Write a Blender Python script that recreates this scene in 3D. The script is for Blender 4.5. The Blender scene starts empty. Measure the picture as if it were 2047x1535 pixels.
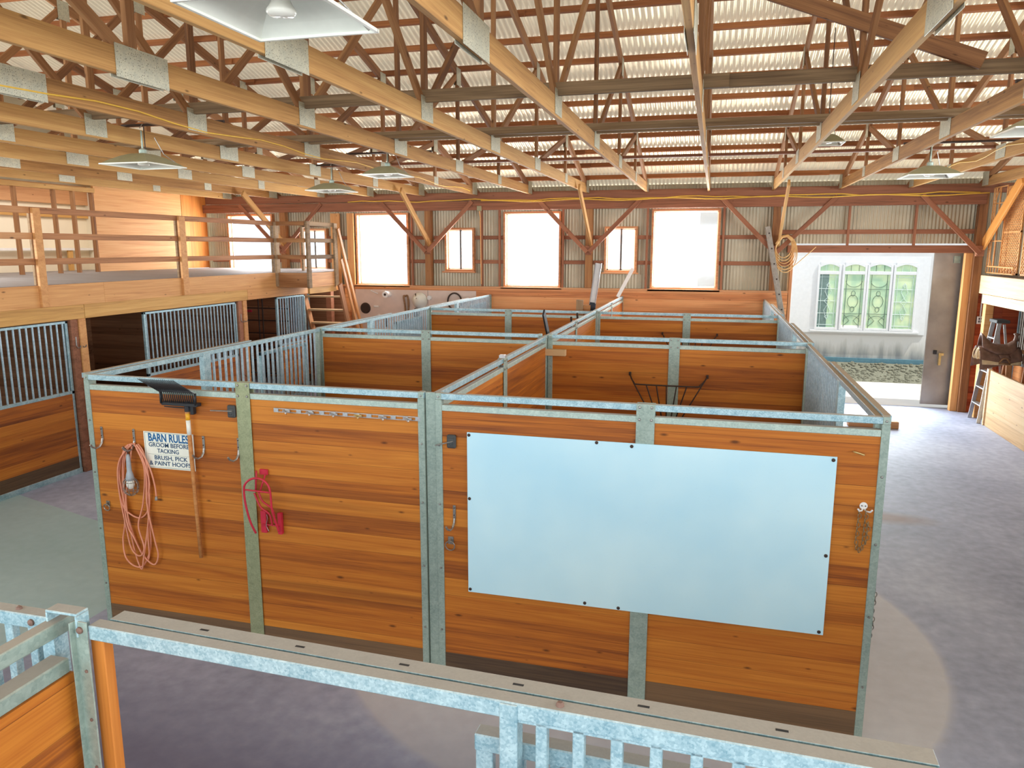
import bpy, bmesh, math, random
from mathutils import Vector, Matrix
random.seed(7)
SC = bpy.context.scene
COL = SC.collection

# ---------------------------------------------------------------- camera
FPX = 1501.17                                   # focal length for a 2047 px wide frame
YAW, PIT, ROL = 0.26067, 0.17935, 0.00142
def cam_axes():
    cy, sy, cp, sp = math.cos(YAW), math.sin(YAW), math.cos(PIT), math.sin(PIT)
    f = Vector((-sy*cp, cy*cp, -sp)); r = Vector((cy, sy, 0)); u = r.cross(f)
    cr, sr = math.cos(ROL), math.sin(ROL)
    return cr*r + sr*u, -sr*r + cr*u, f
cd = bpy.data.cameras.new('camera'); cam = bpy.data.objects.new('camera', cd); COL.objects.link(cam)
r_, u_, f_ = cam_axes()
M = Matrix((r_, u_, -f_)).transposed().to_4x4(); M.translation = Vector((1.9557, -5.0247, 3.2688))
cam.matrix_world = M
cd.sensor_width = 36.0; cd.lens = FPX*36/2047; cd.clip_start = 0.05; cd.clip_end = 300
SC.camera = cam

# ---------------------------------------------------------------- world, sun, daylight, exposure
SC.view_settings.view_transform = 'Standard'; SC.view_settings.look = 'None'
SC.view_settings.exposure = 0.35; SC.view_settings.gamma = 1.0; SC.view_settings.use_curve_mapping = False
SC.cycles.use_denoising = True
SC.cycles.max_bounces = 7; SC.cycles.diffuse_bounces = 4; SC.cycles.glossy_bounces = 3
SC.cycles.transmission_bounces = 4; SC.cycles.transparent_max_bounces = 8
SC.cycles.caustics_reflective = False; SC.cycles.caustics_refractive = False
SC.cycles.sample_clamp_indirect = 6.0
W = bpy.data.worlds.new('sky'); SC.world = W; W.use_nodes = True
bg = W.node_tree.nodes['Background']; bg.inputs[0].default_value = (0.80, 0.90, 1.0, 1); bg.inputs[1].default_value = 1.35

def lamp_area(name, loc, rot, sx, sy, power, color):
    d = bpy.data.lights.new(name, 'AREA'); d.shape = 'RECTANGLE'; d.size = sx; d.size_y = sy
    d.energy = power; d.color = color
    o = bpy.data.objects.new(name, d); COL.objects.link(o); o.location = loc; o.rotation_euler = rot
    return o
PI = math.pi
sd = bpy.data.lights.new('sun', 'SUN'); sd.energy = 4.6; sd.angle = 0.01; sd.color = (1.0, 0.95, 0.86)
sun = bpy.data.objects.new('sun', sd); COL.objects.link(sun)
sun.rotation_euler = Vector((-0.42, 0.13, -0.90)).to_track_quat('-Z', 'Y').to_euler()
# daylight coming in through the open front of the barn, behind the camera, and through the windows of the back wall
lamp_area('daylight_front_doors', (0.0, -7.55, 3.0), (PI/2, 0, 0), 15, 2.6, 385, (0.84, 0.93, 1.0))
lamp_area('daylight_door', (4.9, 12.04, 1.6), (-PI/2, 0, 0), 2.7, 3.0, 260, (0.84, 0.96, 1.0))
for wx, wz, ww, wh, wp in ((-9.35, 3.4, 1.15, 1.2, 100), (-5.76, 3.22, 1.2, 1.6, 130), (-2.08, 3.22, 1.2, 1.6, 130), (1.31, 3.23, 1.3, 1.6, 140),
                           (-7.6, 3.22, 0.6, 0.9, 36), (-3.81, 3.22, 0.6, 0.9, 36), (-0.07, 3.23, 0.6, 0.9, 36)):
    lamp_area('daylight_window', (wx, 12.06, wz), (-PI/2, 0, 0), ww, wh, wp, (0.95, 0.97, 1.0))

# fill lamps added at unseen openings in the side walls at loft height
lamp_area('fill_left_side', (-10.45, -1.4, 3.6), (0, -PI/2, 0), 1.4, 11.5, 620, (0.95, 0.97, 1.0))
lamp_area('fill_right_side', (10.35, -0.6, 3.6), (0, PI/2, 0), 1.4, 13, 800, (0.95, 0.97, 1.0))
lamp_area('fill_side_room', (-11.9, 6.5, 4.88), (0, 0, 0), 1.4, 9.0, 120, (1.0, 0.97, 0.92))  # added lamp under the closed ceiling, brightens the white room
# ---------------------------------------------------------------- materials
def lin(c):
    return tuple(((v/255)/12.92 if v/255 <= 0.04045 else ((v/255+0.055)/1.055)**2.4) for v in c)
class NT:
    def __init__(s, name):
        s.m = bpy.data.materials.new(name); s.m.use_nodes = True
        s.t = s.m.node_tree; s.b = s.t.nodes['Principled BSDF']
    def n(s, typ, **kw):
        q = s.t.nodes.new(typ)
        for k, v in kw.items():
            if k.startswith('i_'): q.inputs[int(k[2:]) if k[2:].isdigit() else k[2:].replace('_', ' ')].default_value = v
            else: setattr(q, k, v)
        return q
    def l(s, a, b): s.t.links.new(a, b)
    def math(s, op, a, b=None, c=None):
        q = s.n('ShaderNodeMath', operation=op)
        for k, v in enumerate((a, b, c)):
            if v is None: continue
            if isinstance(v, (int, float)): q.inputs[k].default_value = v
            else: s.l(v, q.inputs[k])
        return q.outputs[0]
    def mix(s, fac, a, b, mode='MIX'):
        q = s.n('ShaderNodeMix', data_type='RGBA', blend_type=mode)
        for k, v in ((0, fac), (6, a), (7, b)):
            if isinstance(v, (int, float)): q.inputs[k].default_value = v
            elif isinstance(v, tuple): q.inputs[k].default_value = (*v[:3], 1)
            else: s.l(v, q.inputs[k])
        return q.outputs[2]
    def ramp(s, fac, stops):
        q = s.n('ShaderNodeValToRGB'); e = q.color_ramp.elements
        while len(e) < len(stops): e.new(0.5)
        for k, (p, c) in enumerate(stops):
            e[k].position = p; e[k].color = (*c, 1) if len(c) == 3 else c
        s.l(fac, q.inputs[0]); return q.outputs[0]
    def set(s, **kw):
        for k, v in kw.items(): s.b.inputs[k.replace('_', ' ')].default_value = v
        return s.m
    def bump(s, h, strength=0.2, dist=0.01):
        q = s.n('ShaderNodeBump'); q.inputs['Strength'].default_value = strength; q.inputs['Distance'].default_value = dist
        s.l(h, q.inputs['Height']); s.l(q.outputs[0], s.b.inputs['Normal'])

def wood(name, light, mid, dark, board=None, rough=0.6, knots=True, tone=0.35, grain=1.0, seam=0.022, stops=None):
    """board timber, length along local X, boards stacked along local Z"""
    k = NT(name)
    tc = k.n('ShaderNodeTexCoord'); oi = k.n('ShaderNodeObjectInfo')
    sep = k.n('ShaderNodeSeparateXYZ'); k.l(tc.outputs['Object'], sep.inputs[0])
    x, y, z = sep.outputs
    rnd = k.math('MULTIPLY', oi.outputs['Random'], 37.0)
    if board:
        bi = k.math('FLOOR', k.math('DIVIDE', z, board))
        fr = k.math('FRACT', k.math('DIVIDE', z, board))
        wn = k.n('ShaderNodeTexWhiteNoise', noise_dimensions='2D')
        cv = k.n('ShaderNodeCombineXYZ'); k.l(bi, cv.inputs[0]); k.l(rnd, cv.inputs[1]); k.l(cv.outputs[0], wn.inputs['Vector'])
        brand = wn.outputs['Value']
    else:
        brand = oi.outputs['Random']; fr = None
    off = k.math('MULTIPLY', brand, 23.0)
    def vec(sx, sy, sz):
        c = k.n('ShaderNodeCombineXYZ')
        k.l(k.math('ADD', k.math('MULTIPLY', x, sx), off), c.inputs[0])
        k.l(k.math('ADD', k.math('MULTIPLY', y, sy), off), c.inputs[1])
        k.l(k.math('ADD', k.math('MULTIPLY', z, sz), rnd), c.inputs[2]); return c.outputs[0]
    n1 = k.n('ShaderNodeTexNoise'); k.l(vec(0.42, 6, 11), n1.inputs['Vector']); n1.inputs['Scale'].default_value = 1.5*grain
    n1.inputs['Detail'].default_value = 6; n1.inputs['Roughness'].default_value = 0.62; n1.inputs['Distortion'].default_value = 0.9
    n2 = k.n('ShaderNodeTexNoise'); k.l(vec(2.2, 70, 130), n2.inputs['Vector']); n2.inputs['Scale'].default_value = 1.0*grain
    n2.inputs['Detail'].default_value = 2
    g = k.math('ADD', k.math('MULTIPLY', n1.outputs['Fac'], 0.66), k.math('MULTIPLY', n2.outputs['Fac'], 0.34))
    g = k.math('ADD', g, k.math('MULTIPLY', k.math('SUBTRACT', brand, 0.5), tone))
    col = k.ramp(g, stops or [(0.26, dark), (0.47, mid), (0.70, light)])
    if knots:
        vo = k.n('ShaderNodeTexVoronoi', voronoi_dimensions='2D'); vo.inputs['Scale'].default_value = 1.0
        kc = k.n('ShaderNodeCombineXYZ'); k.l(k.math('ADD', k.math('MULTIPLY', x, 2.0), off), kc.inputs[0])
        k.l(k.math('ADD', k.math('MULTIPLY', k.math('ADD', z, k.math('MULTIPLY', y, 0.7)), 5.5), rnd), kc.inputs[1]); k.l(kc.outputs[0], vo.inputs['Vector'])
        vs_ = k.n('ShaderNodeSeparateColor'); k.l(vo.outputs['Color'], vs_.inputs[0])
        kd = k.math('ADD', k.math('ADD', vo.outputs['Distance'], k.math('MULTIPLY', n1.outputs['Fac'], 0.05)), k.math('MULTIPLY', k.math('GREATER_THAN', vs_.outputs[0], 0.50), 1.0))
        kd = k.math('ADD', kd, k.math('MULTIPLY', vs_.outputs[1], 0.075))
        kf = k.ramp(kd, [(0.055, (1, 1, 1)), (0.11, (0, 0, 0))])
        col = k.mix(k.math('MULTIPLY', kf, 0.8), col, tuple(v*0.30 for v in dark))
    if board:
        hs = k.n('ShaderNodeTexNoise'); k.l(vec(0.22, 2, 7.5), hs.inputs['Vector']); hs.inputs['Scale'].default_value = 1.0; hs.inputs['Detail'].default_value = 5; hs.inputs['Distortion'].default_value = 0.4
        col = k.mix(k.math('MULTIPLY', k.ramp(hs.outputs['Fac'], [(0.58, (0, 0, 0)), (0.70, (1, 1, 1))]), 0.55), col, tuple(v*0.8 for v in dark))
        s1 = k.math('LESS_THAN', fr, seam)
        col = k.mix(k.math('MULTIPLY', s1, 0.45), col, tuple(v*0.35 for v in dark))
        k.bump(k.math('SUBTRACT', 1.0, s1), 0.4, 0.004)
    k.l(col, k.b.inputs['Base Color'])
    k.b.inputs['Roughness'].default_value = rough; k.b.inputs['Specular IOR Level'].default_value = 0.3
    return k.m

def metal(name, base, base2, dust=None, rough=0.42, metallic=0.35, dust_amt=0.85, scale=170, rust=0.0):
    """galvanised steel: zinc spangle, dust lying on the faces that look up"""
    k = NT(name)
    tc = k.n('ShaderNodeTexCoord'); oi = k.n('ShaderNodeObjectInfo')
    ad = k.n('ShaderNodeVectorMath', operation='ADD'); k.l(tc.outputs['Object'], ad.inputs[0]); k.l(oi.outputs['Random'], ad.inputs[1])
    vo = k.n('ShaderNodeTexVoronoi', feature='F1'); k.l(ad.outputs[0], vo.inputs['Vector']); vo.inputs['Scale'].default_value = scale
    no = k.n('ShaderNodeTexNoise'); k.l(ad.outputs[0], no.inputs['Vector']); no.inputs['Scale'].default_value = 16; no.inputs['Detail'].default_value = 7; no.inputs['Roughness'].default_value = 0.7
    sp = k.n('ShaderNodeSeparateColor'); k.l(vo.outputs['Color'], sp.inputs[0])
    f = k.math('ADD', k.math('MULTIPLY', sp.outputs[0], 0.22), k.math('MULTIPLY', no.outputs['Fac'], 0.80))
    col = k.ramp(f, [(0.30, base2), (0.72, base)])
    met = metallic
    if dust:
        ge = k.n('ShaderNodeNewGeometry'); sx = k.n('ShaderNodeSeparateXYZ'); k.l(ge.outputs['Normal'], sx.inputs[0])
        df = k.math('MULTIPLY', k.ramp(sx.outputs[2], [(0.6, (0, 0, 0)), (0.9, (1, 1, 1))]), dust_amt)
        col = k.mix(df, col, dust)
        k.l(k.math('MULTIPLY', k.math('SUBTRACT', 1.0, df), metallic), k.b.inputs['Metallic'])
        k.l(k.math('ADD', k.math('MULTIPLY', df, 0.45), rough), k.b.inputs['Roughness'])
    else:
        k.b.inputs['Metallic'].default_value = met; k.b.inputs['Roughness'].default_value = rough
    k.l(col, k.b.inputs['Base Color'])
    return k.m

def plain(name, c, rough=0.5, metallic=0.0, var=0.12, scale=14, spec=0.4, coords='Object'):
    k = NT(name); tc = k.n('ShaderNodeTexCoord')
    no = k.n('ShaderNodeTexNoise'); k.l(tc.outputs[coords], no.inputs['Vector']); no.inputs['Scale'].default_value = scale; no.inputs['Detail'].default_value = 4
    col = k.ramp(no.outputs['Fac'], [(0.3, tuple(v*(1-var) for v in c)), (0.7, tuple(min(1, v*(1+var)) for v in c))])
    k.l(col, k.b.inputs['Base Color'])
    return k.set(Roughness=rough, Metallic=metallic, Specular_IOR_Level=spec)

MW = {}
MW['stall'] = wood('stall_pine', lin((206, 130, 48)), lin((180, 102, 34)), lin((126, 66, 28)), board=0.137, rough=0.5, tone=0.30)
MW['stallplain'] = wood('stall_edge_pine', lin((206, 130, 58)), lin((184, 106, 42)), lin((138, 76, 34)), rough=0.5, tone=0.2, knots=False)
MW['kick'] = wood('kick_board_treated', lin((120, 92, 66)), lin((98, 76, 56)), lin((72, 55, 44)), rough=0.8, knots=False)
MW['truss'] = wood('truss_timber', lin((208, 166, 104)), lin((186, 140, 84)), lin((146, 104, 62)), rough=0.75, tone=0.25)
MW['web'] = wood('web_timber', lin((176, 130, 88)), lin((150, 106, 70)), lin((112, 76, 52)), rough=0.75, tone=0.3)
MW['purlin'] = wood('purlin_timber', lin((186, 124, 78)), lin((158, 100, 62)), lin((118, 74, 48)), rough=0.75, tone=0.3, knots=False)
MW['grey'] = wood('weathered_timber', lin((170, 144, 112)), lin((142, 118, 90)), lin((104, 84, 64)), rough=0.8, tone=0.3, knots=False)
MW['brown'] = wood('reddish_beam_timber', lin((176, 122, 92)), lin((154, 102, 76)), lin((116, 76, 56)), rough=0.7, tone=0.2)
MW['post'] = wood('post_timber', lin((186, 138, 90)), lin((158, 110, 70)), lin((116, 76, 50)), rough=0.7, tone=0.2)
MW['orange'] = wood('orange_fir', lin((240, 176, 118)), lin((226, 152, 94)), lin((186, 116, 72)), board=0.135, rough=0.5, tone=0.35)
MW['fascia'] = wood('loft_fascia_board', lin((226, 172, 112)), lin((206, 148, 92)), lin((170, 112, 66)), rough=0.6, tone=0.2)
MW['beam'] = wood('pale_yellow_beam', lin((226, 184, 116)), lin((208, 160, 92)), lin((172, 126, 70)), rough=0.6, tone=0.2)
MW['rail'] = wood('loft_rail_timber', lin((206, 156, 110)), lin((184, 130, 88)), lin((142, 96, 66)), rough=0.65, tone=0.35)
MW['ply'] = wood('plywood', lin((236, 184, 122)), lin((222, 160, 98)), lin((190, 124, 70)), rough=0.6, tone=0.2, knots=False, grain=0.7)
MW['plyo'] = wood('orange_plywood', lin((240, 172, 92)), lin((226, 146, 70)), lin((190, 110, 50)), rough=0.55, tone=0.2, knots=False, grain=0.7)
MW['pale'] = wood('pale_pine_boards', lin((214, 182, 138)), lin((202, 164, 118)), lin((176, 134, 90)), board=0.26, rough=0.6, tone=0.15)
MW['palebeam'] = wood('bleached_beam', lin((236, 210, 174)), lin((226, 192, 150)), lin((200, 158, 114)), rough=0.6, tone=0.1)
MW['dark'] = wood('dark_stall_boards', lin((196, 146, 108)), lin((170, 120, 86)), lin((128, 88, 62)), board=0.15, rough=0.7, tone=0.3)
MW['deck'] = wood('grey_deck_boards', lin((158, 152, 148)), lin((138, 130, 126)), lin((112, 104, 98)), rough=0.7, tone=0.2, knots=False)
MW['redboard'] = wood('red_cedar_boards', lin((206, 108, 64)), lin((180, 84, 48)), lin((136, 60, 38)), board=0.13, rough=0.6, tone=0.3)
MW['trim'] = wood('window_trim_timber', lin((226, 172, 124)), lin((206, 144, 98)), lin((164, 108, 72)), rough=0.6, tone=0.2, knots=False)
MW['handle'] = wood('ash_handle', lin((222, 164, 104)), lin((204, 142, 84)), lin((176, 114, 62)), rough=0.5, knots=False)
DUST = lin((176, 164, 152))
MM = {}
MM['galv'] = metal('galvanised_tube', lin((196, 222, 226)), lin((122, 162, 176)), dust=DUST)
MM['galv_old'] = metal('galvanised_post', lin((174, 190, 178)), lin((140, 158, 148)), dust=DUST, scale=90)
MM['galv_rail'] = metal('galvanised_rail', lin((196, 212, 200)), lin((158, 178, 170)), dust=DUST, scale=120)
MM['galv_green'] = metal('stained_plate', lin((172, 176, 138)), lin((138, 146, 112)), scale=120)
MM['hood'] = metal('dusty_track_hood', lin((168, 190, 196)), lin((130, 154, 164)), dust=lin((168, 146, 118)), dust_amt=0.95)
MM['galv_bar'] = metal('galvanised_bars', lin((186, 208, 218)), lin((146, 170, 182)), rough=0.4, metallic=0.2, scale=60)
MM['plate'] = metal('truss_plate_zinc', lin((214, 212, 190)), lin((176, 180, 166)), rough=0.45, scale=150)
def plate_mat():
    m = MM['plate']; t = m.node_tree; N = t.nodes; b = N['Principled BSDF']
    tc = N.new('ShaderNodeTexCoord'); vo = N.new('ShaderNodeTexVoronoi'); vo.inputs['Scale'].default_value = 55; vo.inputs['Randomness'].default_value = 0.55
    t.links.new(tc.outputs['Object'], vo.inputs['Vector'])
    r = N.new('ShaderNodeValToRGB'); r.color_ramp.elements[0].position = 0.14; r.color_ramp.elements[0].color = (0.25, 0.24, 0.2, 1); r.color_ramp.elements[1].position = 0.24
    t.links.new(vo.outputs['Distance'], r.inputs[0])
    mx = N.new('ShaderNodeMix'); mx.data_type = 'RGBA'; mx.blend_type = 'MULTIPLY'; mx.inputs[0].default_value = 1.0
    src = b.inputs['Base Color'].links[0].from_socket; t.links.new(src, mx.inputs[6]); t.links.new(r.outputs[0], mx.inputs[7]); t.links.new(mx.outputs[2], b.inputs['Base Color'])
plate_mat()
MM['steel'] = metal('old_steel', lin((176, 172, 166)), lin((130, 126, 120)), rough=0.4, metallic=0.8)
MM['oldalu'] = metal('weathered_aluminium', lin((166, 158, 146)), lin((134, 126, 116)), rough=0.5, metallic=0.4)
MM['alu'] = metal('ladder_aluminium', lin((206, 206, 206)), lin((172, 172, 174)), rough=0.35, metallic=0.7)
MM['iron'] = plain('dark_iron', lin((72, 58, 52)), rough=0.6, metallic=0.5)
MM['brass'] = plain('worn_brass', lin((200, 176, 120)), rough=0.4, metallic=0.7)
MM['rust'] = plain('rusty_bolt', lin((132, 104, 92)), rough=0.7, metallic=0.3)
MM['chain'] = plain('tarnished_chain', lin((150, 128, 96)), rough=0.45, metallic=0.7)
MP = {}
MP['white'] = plain('white_paint', lin((236, 236, 234)), rough=0.5, var=0.03)
MP['outwhite'] = plain('weathered_white_paint', lin((214, 216, 218)), rough=0.6, var=0.03)
MP['black'] = plain('black_plastic', lin((38, 40, 44)), rough=0.45)
MP['red'] = plain('red_enamel', lin((196, 44, 66)), rough=0.4)
MP['cord'] = plain('orange_cord_rubber', lin((228, 154, 124)), rough=0.45, var=0.06)
MP['clear'] = plain('clear_grey_plastic', lin((168, 178, 184)), rough=0.25, var=0.15)
MP['bulb'] = plain('bulb_glass', lin((240, 238, 226)), rough=0.15, var=0.02)
MP['yellowwire'] = plain('yellow_cable', lin((232, 188, 72)), rough=0.5, var=0.05)
MP['rope'] = plain('tan_rope', lin((222, 178, 118)), rough=0.9)
MP['leather'] = plain('brown_leather', lin((122, 92, 78)), rough=0.45, var=0.25)
MP['leather2'] = plain('tan_leather', lin((150, 112, 76)), rough=0.55, var=0.25)
MP['fleece'] = plain('cream_fleece', lin((222, 200, 160)), rough=0.95)
MP['blue'] = plain('sign_blue_ink', lin((16, 96, 150)), rough=0.5, var=0.03)
MP['navy'] = plain('sign_navy_ink', lin((40, 76, 112)), rough=0.5, var=0.03)
MP['sign'] = plain('sign_white_plastic', lin((240, 240, 226)), rough=0.4, var=0.02)
MP['shade'] = plain('lamp_enamel', lin((150, 146, 112)), rough=0.4, var=0.06)  # shade of the unlit lamp tops put into this olive colour
MP['shadein'] = plain('lamp_white_enamel', lin((236, 238, 226)), rough=0.35, var=0.03)
MP['yellow'] = plain('yellow_label', lin((236, 172, 40)), rough=0.5)
MP['grip'] = plain('black_grip_tape', lin((50, 56, 66)), rough=0.7)
MP['wall_white'] = plain('white_wall_board', lin((236, 226, 202)), rough=0.7, var=0.03, scale=2)
MP['blackbox'] = plain('dark_plastic_box', lin((70, 72, 72)), rough=0.5)

def m_whiteboard():
    k = NT('white_board_panel'); tc = k.n('ShaderNodeTexCoord')
    no = k.n('ShaderNodeTexNoise'); k.l(tc.outputs['Object'], no.inputs['Vector']); no.inputs['Scale'].default_value = 1.1; no.inputs['Detail'].default_value = 3
    c = k.ramp(no.outputs['Fac'], [(0.3, lin((186, 230, 248))), (0.7, lin((214, 246, 254)))])
    mp = k.n('ShaderNodeMapping'); mp.inputs['Scale'].default_value = (3, 1, 26); k.l(tc.outputs['Object'], mp.inputs[0])
    n2 = k.n('ShaderNodeTexNoise'); k.l(mp.outputs[0], n2.inputs['Vector']); n2.inputs['Scale'].default_value = 9; n2.inputs['Detail'].default_value = 6
    s = k.ramp(n2.outputs['Fac'], [(0.66, (0, 0, 0)), (0.8, (1, 1, 1))])
    c = k.mix(k.math('MULTIPLY', s, 0.3), c, lin((120, 160, 186)))
    k.l(c, k.b.inputs['Base Color']); return k.set(Roughness=0.35)
MP['board'] = m_whiteboard()

def m_concrete():
    k = NT('concrete_floor'); tc = k.n('ShaderNodeTexCoord'); P = tc.outputs['Object']
    sep = k.n('ShaderNodeSeparateXYZ'); k.l(P, sep.inputs[0]); x, y, z = sep.outputs
    n1 = k.n('ShaderNodeTexNoise'); k.l(P, n1.inputs['Vector']); n1.inputs['Scale'].default_value = 0.55; n1.inputs['Detail'].default_value = 5
    n2 = k.n('ShaderNodeTexNoise'); k.l(P, n2.inputs['Vector']); n2.inputs['Scale'].default_value = 9; n2.inputs['Detail'].default_value = 8
    f = k.math('ADD', k.math('MULTIPLY', n1.outputs['Fac'], 0.6), k.math('MULTIPLY', n2.outputs['Fac'], 0.4))
    c = k.ramp(f, [(0.34, lin((146, 152, 176))), (0.52, lin((172, 178, 202))), (0.68, lin((196, 202, 222)))])
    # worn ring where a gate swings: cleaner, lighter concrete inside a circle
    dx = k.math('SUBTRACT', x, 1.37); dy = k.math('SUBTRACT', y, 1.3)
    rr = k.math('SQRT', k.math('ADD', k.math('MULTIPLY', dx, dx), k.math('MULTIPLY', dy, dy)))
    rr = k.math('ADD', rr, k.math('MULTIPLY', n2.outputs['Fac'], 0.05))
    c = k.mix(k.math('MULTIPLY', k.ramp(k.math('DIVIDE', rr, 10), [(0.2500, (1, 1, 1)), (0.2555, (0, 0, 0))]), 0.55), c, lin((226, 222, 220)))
    # darker lane in front of the near stall
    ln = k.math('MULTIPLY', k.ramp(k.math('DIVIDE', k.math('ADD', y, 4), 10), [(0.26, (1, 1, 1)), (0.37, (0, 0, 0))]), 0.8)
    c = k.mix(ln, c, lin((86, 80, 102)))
    # worn stain beside the right hand stalls
    sx = k.math('DIVIDE', k.math('SUBTRACT', x, 4.15), 1.0); sy = k.math('DIVIDE', k.math('SUBTRACT', y, 4.7), 0.42)
    sr = k.math('SQRT', k.math('ADD', k.math('MULTIPLY', sx, sx), k.math('MULTIPLY', sy, sy)))
    sf = k.ramp(k.math('ADD', sr, k.math('MULTIPLY', n1.outputs['Fac'], 0.8)), [(0.5, (1, 1, 1)), (1.3, (0, 0, 0))])
    c = k.mix(k.math('MULTIPLY', sf, 0.75), c, lin((150, 116, 88)))
    # green-grey painted strip on the left
    gm = k.math('MULTIPLY', k.math('LESS_THAN', x, -3.3), k.math('LESS_THAN', y, k.math('ADD', 2.05, k.math('MULTIPLY', k.math('ADD', x, 5.1), -0.3))))
    c = k.mix(k.math('MULTIPLY', gm, 0.65), c, lin((176, 210, 206)))
    k.l(c, k.b.inputs['Base Color']); k.bump(n2.outputs['Fac'], 0.15, 0.01)
    return k.set(Roughness=0.62, Specular_IOR_Level=0.35)
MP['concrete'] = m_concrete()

def m_siding(name, c1, c2, transl=0.0, tcol=(1, 1, 1), rough=0.45, metallic=0.25):
    k = NT(name); tc = k.n('ShaderNodeTexCoord')
    no = k.n('ShaderNodeTexNoise'); k.l(tc.outputs['Object'], no.inputs['Vector']); no.inputs['Scale'].default_value = 2.2; no.inputs['Detail'].default_value = 5
    c = k.ramp(no.outputs['Fac'], [(0.3, c2), (0.7, c1)]); k.l(c, k.b.inputs['Base Color'])
    k.set(Roughness=rough, Metallic=metallic)
    if transl:
        tr = k.n('ShaderNodeBsdfTranslucent'); tr.inputs[0].default_value = (*tcol, 1)
        mx = k.n('ShaderNodeMixShader'); mx.inputs[0].default_value = transl
        k.l(k.b.outputs[0], mx.inputs[1]); k.l(tr.outputs[0], mx.inputs[2])
        k.l(mx.outputs[0], k.t.nodes['Material Output'].inputs[0])
    return k.m
MP['siding'] = m_siding('corrugated_siding', lin((196, 186, 160)), lin((176, 166, 140)))
MP['roofing'] = m_siding('corrugated_roofing', lin((226, 208, 170)), lin((206, 188, 150)), transl=0.13, tcol=(1.0, 0.90, 0.70), metallic=0.45, rough=0.36)  # translucency added so the metal roof glows as fill light
MP['doorsteel'] = m_siding('galvanised_door_sheet', lin((168, 162, 154)), lin((138, 132, 126)), metallic=0.5, rough=0.4)

def m_glass():
    k = NT('window_glass')
    tr = k.n('ShaderNodeBsdfTransparent'); gl = k.n('ShaderNodeBsdfGlossy'); gl.inputs['Roughness'].default_value = 0.05
    mx = k.n('ShaderNodeMixShader'); mx.inputs[0].default_value = 0.06
    k.l(tr.outputs[0], mx.inputs[1]); k.l(gl.outputs[0], mx.inputs[2]); k.l(mx.outputs[0], k.t.nodes['Material Output'].inputs[0])
    return k.m
MP['glass'] = m_glass()

def m_stained():
    k = NT('green_curtained_glass'); tc = k.n('ShaderNodeTexCoord')
    sep = k.n('ShaderNodeSeparateXYZ'); k.l(tc.outputs['Object'], sep.inputs[0])
    w = k.math('SINE', k.math('MULTIPLY', sep.outputs[0], 190.0))
    no = k.n('ShaderNodeTexNoise'); k.l(tc.outputs['Object'], no.inputs['Vector']); no.inputs['Scale'].default_value = 3
    c = k.ramp(k.math('ADD', k.math('MULTIPLY', w, 0.12), no.outputs['Fac']), [(0.35, lin((160, 196, 168))), (0.5, lin((186, 214, 178))), (0.65, lin((212, 228, 186)))])
    k.l(c, k.b.inputs['Base Color']); return k.set(Roughness=0.2)
MP['stained'] = m_stained()
MP['lead'] = plain('lead_came', lin((92, 116, 100)), rough=0.5)
MP['leadlight'] = plain('pale_lead_came', lin((206, 222, 220)), rough=0.5)
MP['darkglass'] = plain('dark_room_glass', lin((110, 132, 128)), rough=0.15)
MP['pegboard'] = plain('pegboard_hardboard', lin((222, 202, 188)), rough=0.7, var=0.05, scale=5)
MP['stucco'] = plain('white_outside_wall', lin((200, 200, 200)), rough=0.8, var=0.06, scale=2.5)
def m_wallbase():
    k = NT('mildewed_white_wall'); tc = k.n('ShaderNodeTexCoord'); P = tc.outputs['Object']
    sep = k.n('ShaderNodeSeparateXYZ'); k.l(P, sep.inputs[0])
    mp = k.n('ShaderNodeMapping'); mp.inputs['Scale'].default_value = (5, 1, 0.9); k.l(P, mp.inputs[0])
    no = k.n('ShaderNodeTexNoise'); k.l(mp.outputs[0], no.inputs['Vector']); no.inputs['Scale'].default_value = 1.5; no.inputs['Detail'].default_value = 7
    f = k.math('ADD', k.math('MULTIPLY', sep.outputs[2], 0.85), k.math('MULTIPLY', no.outputs['Fac'], 0.7))
    c = k.ramp(f, [(0.5, lin((104, 114, 120))), (0.85, lin((190, 190, 186))), (1.0, lin((206, 206, 204)))])
    k.l(c, k.b.inputs['Base Color']); return k.set(Roughness=0.8)
MP['stuccobase'] = m_wallbase()
MP['ground'] = plain('pale_ground', lin((226, 222, 216)), rough=0.9, var=0.04, scale=1.5)
MP['gravel'] = plain('gravel_strip', lin((104, 104, 90)), rough=0.95, var=0.5, scale=40)
MP['bluebase'] = plain('shaded_blue_footing', lin((92, 132, 148)), rough=0.8)  # shadow along the building's foot put into the colour

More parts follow.
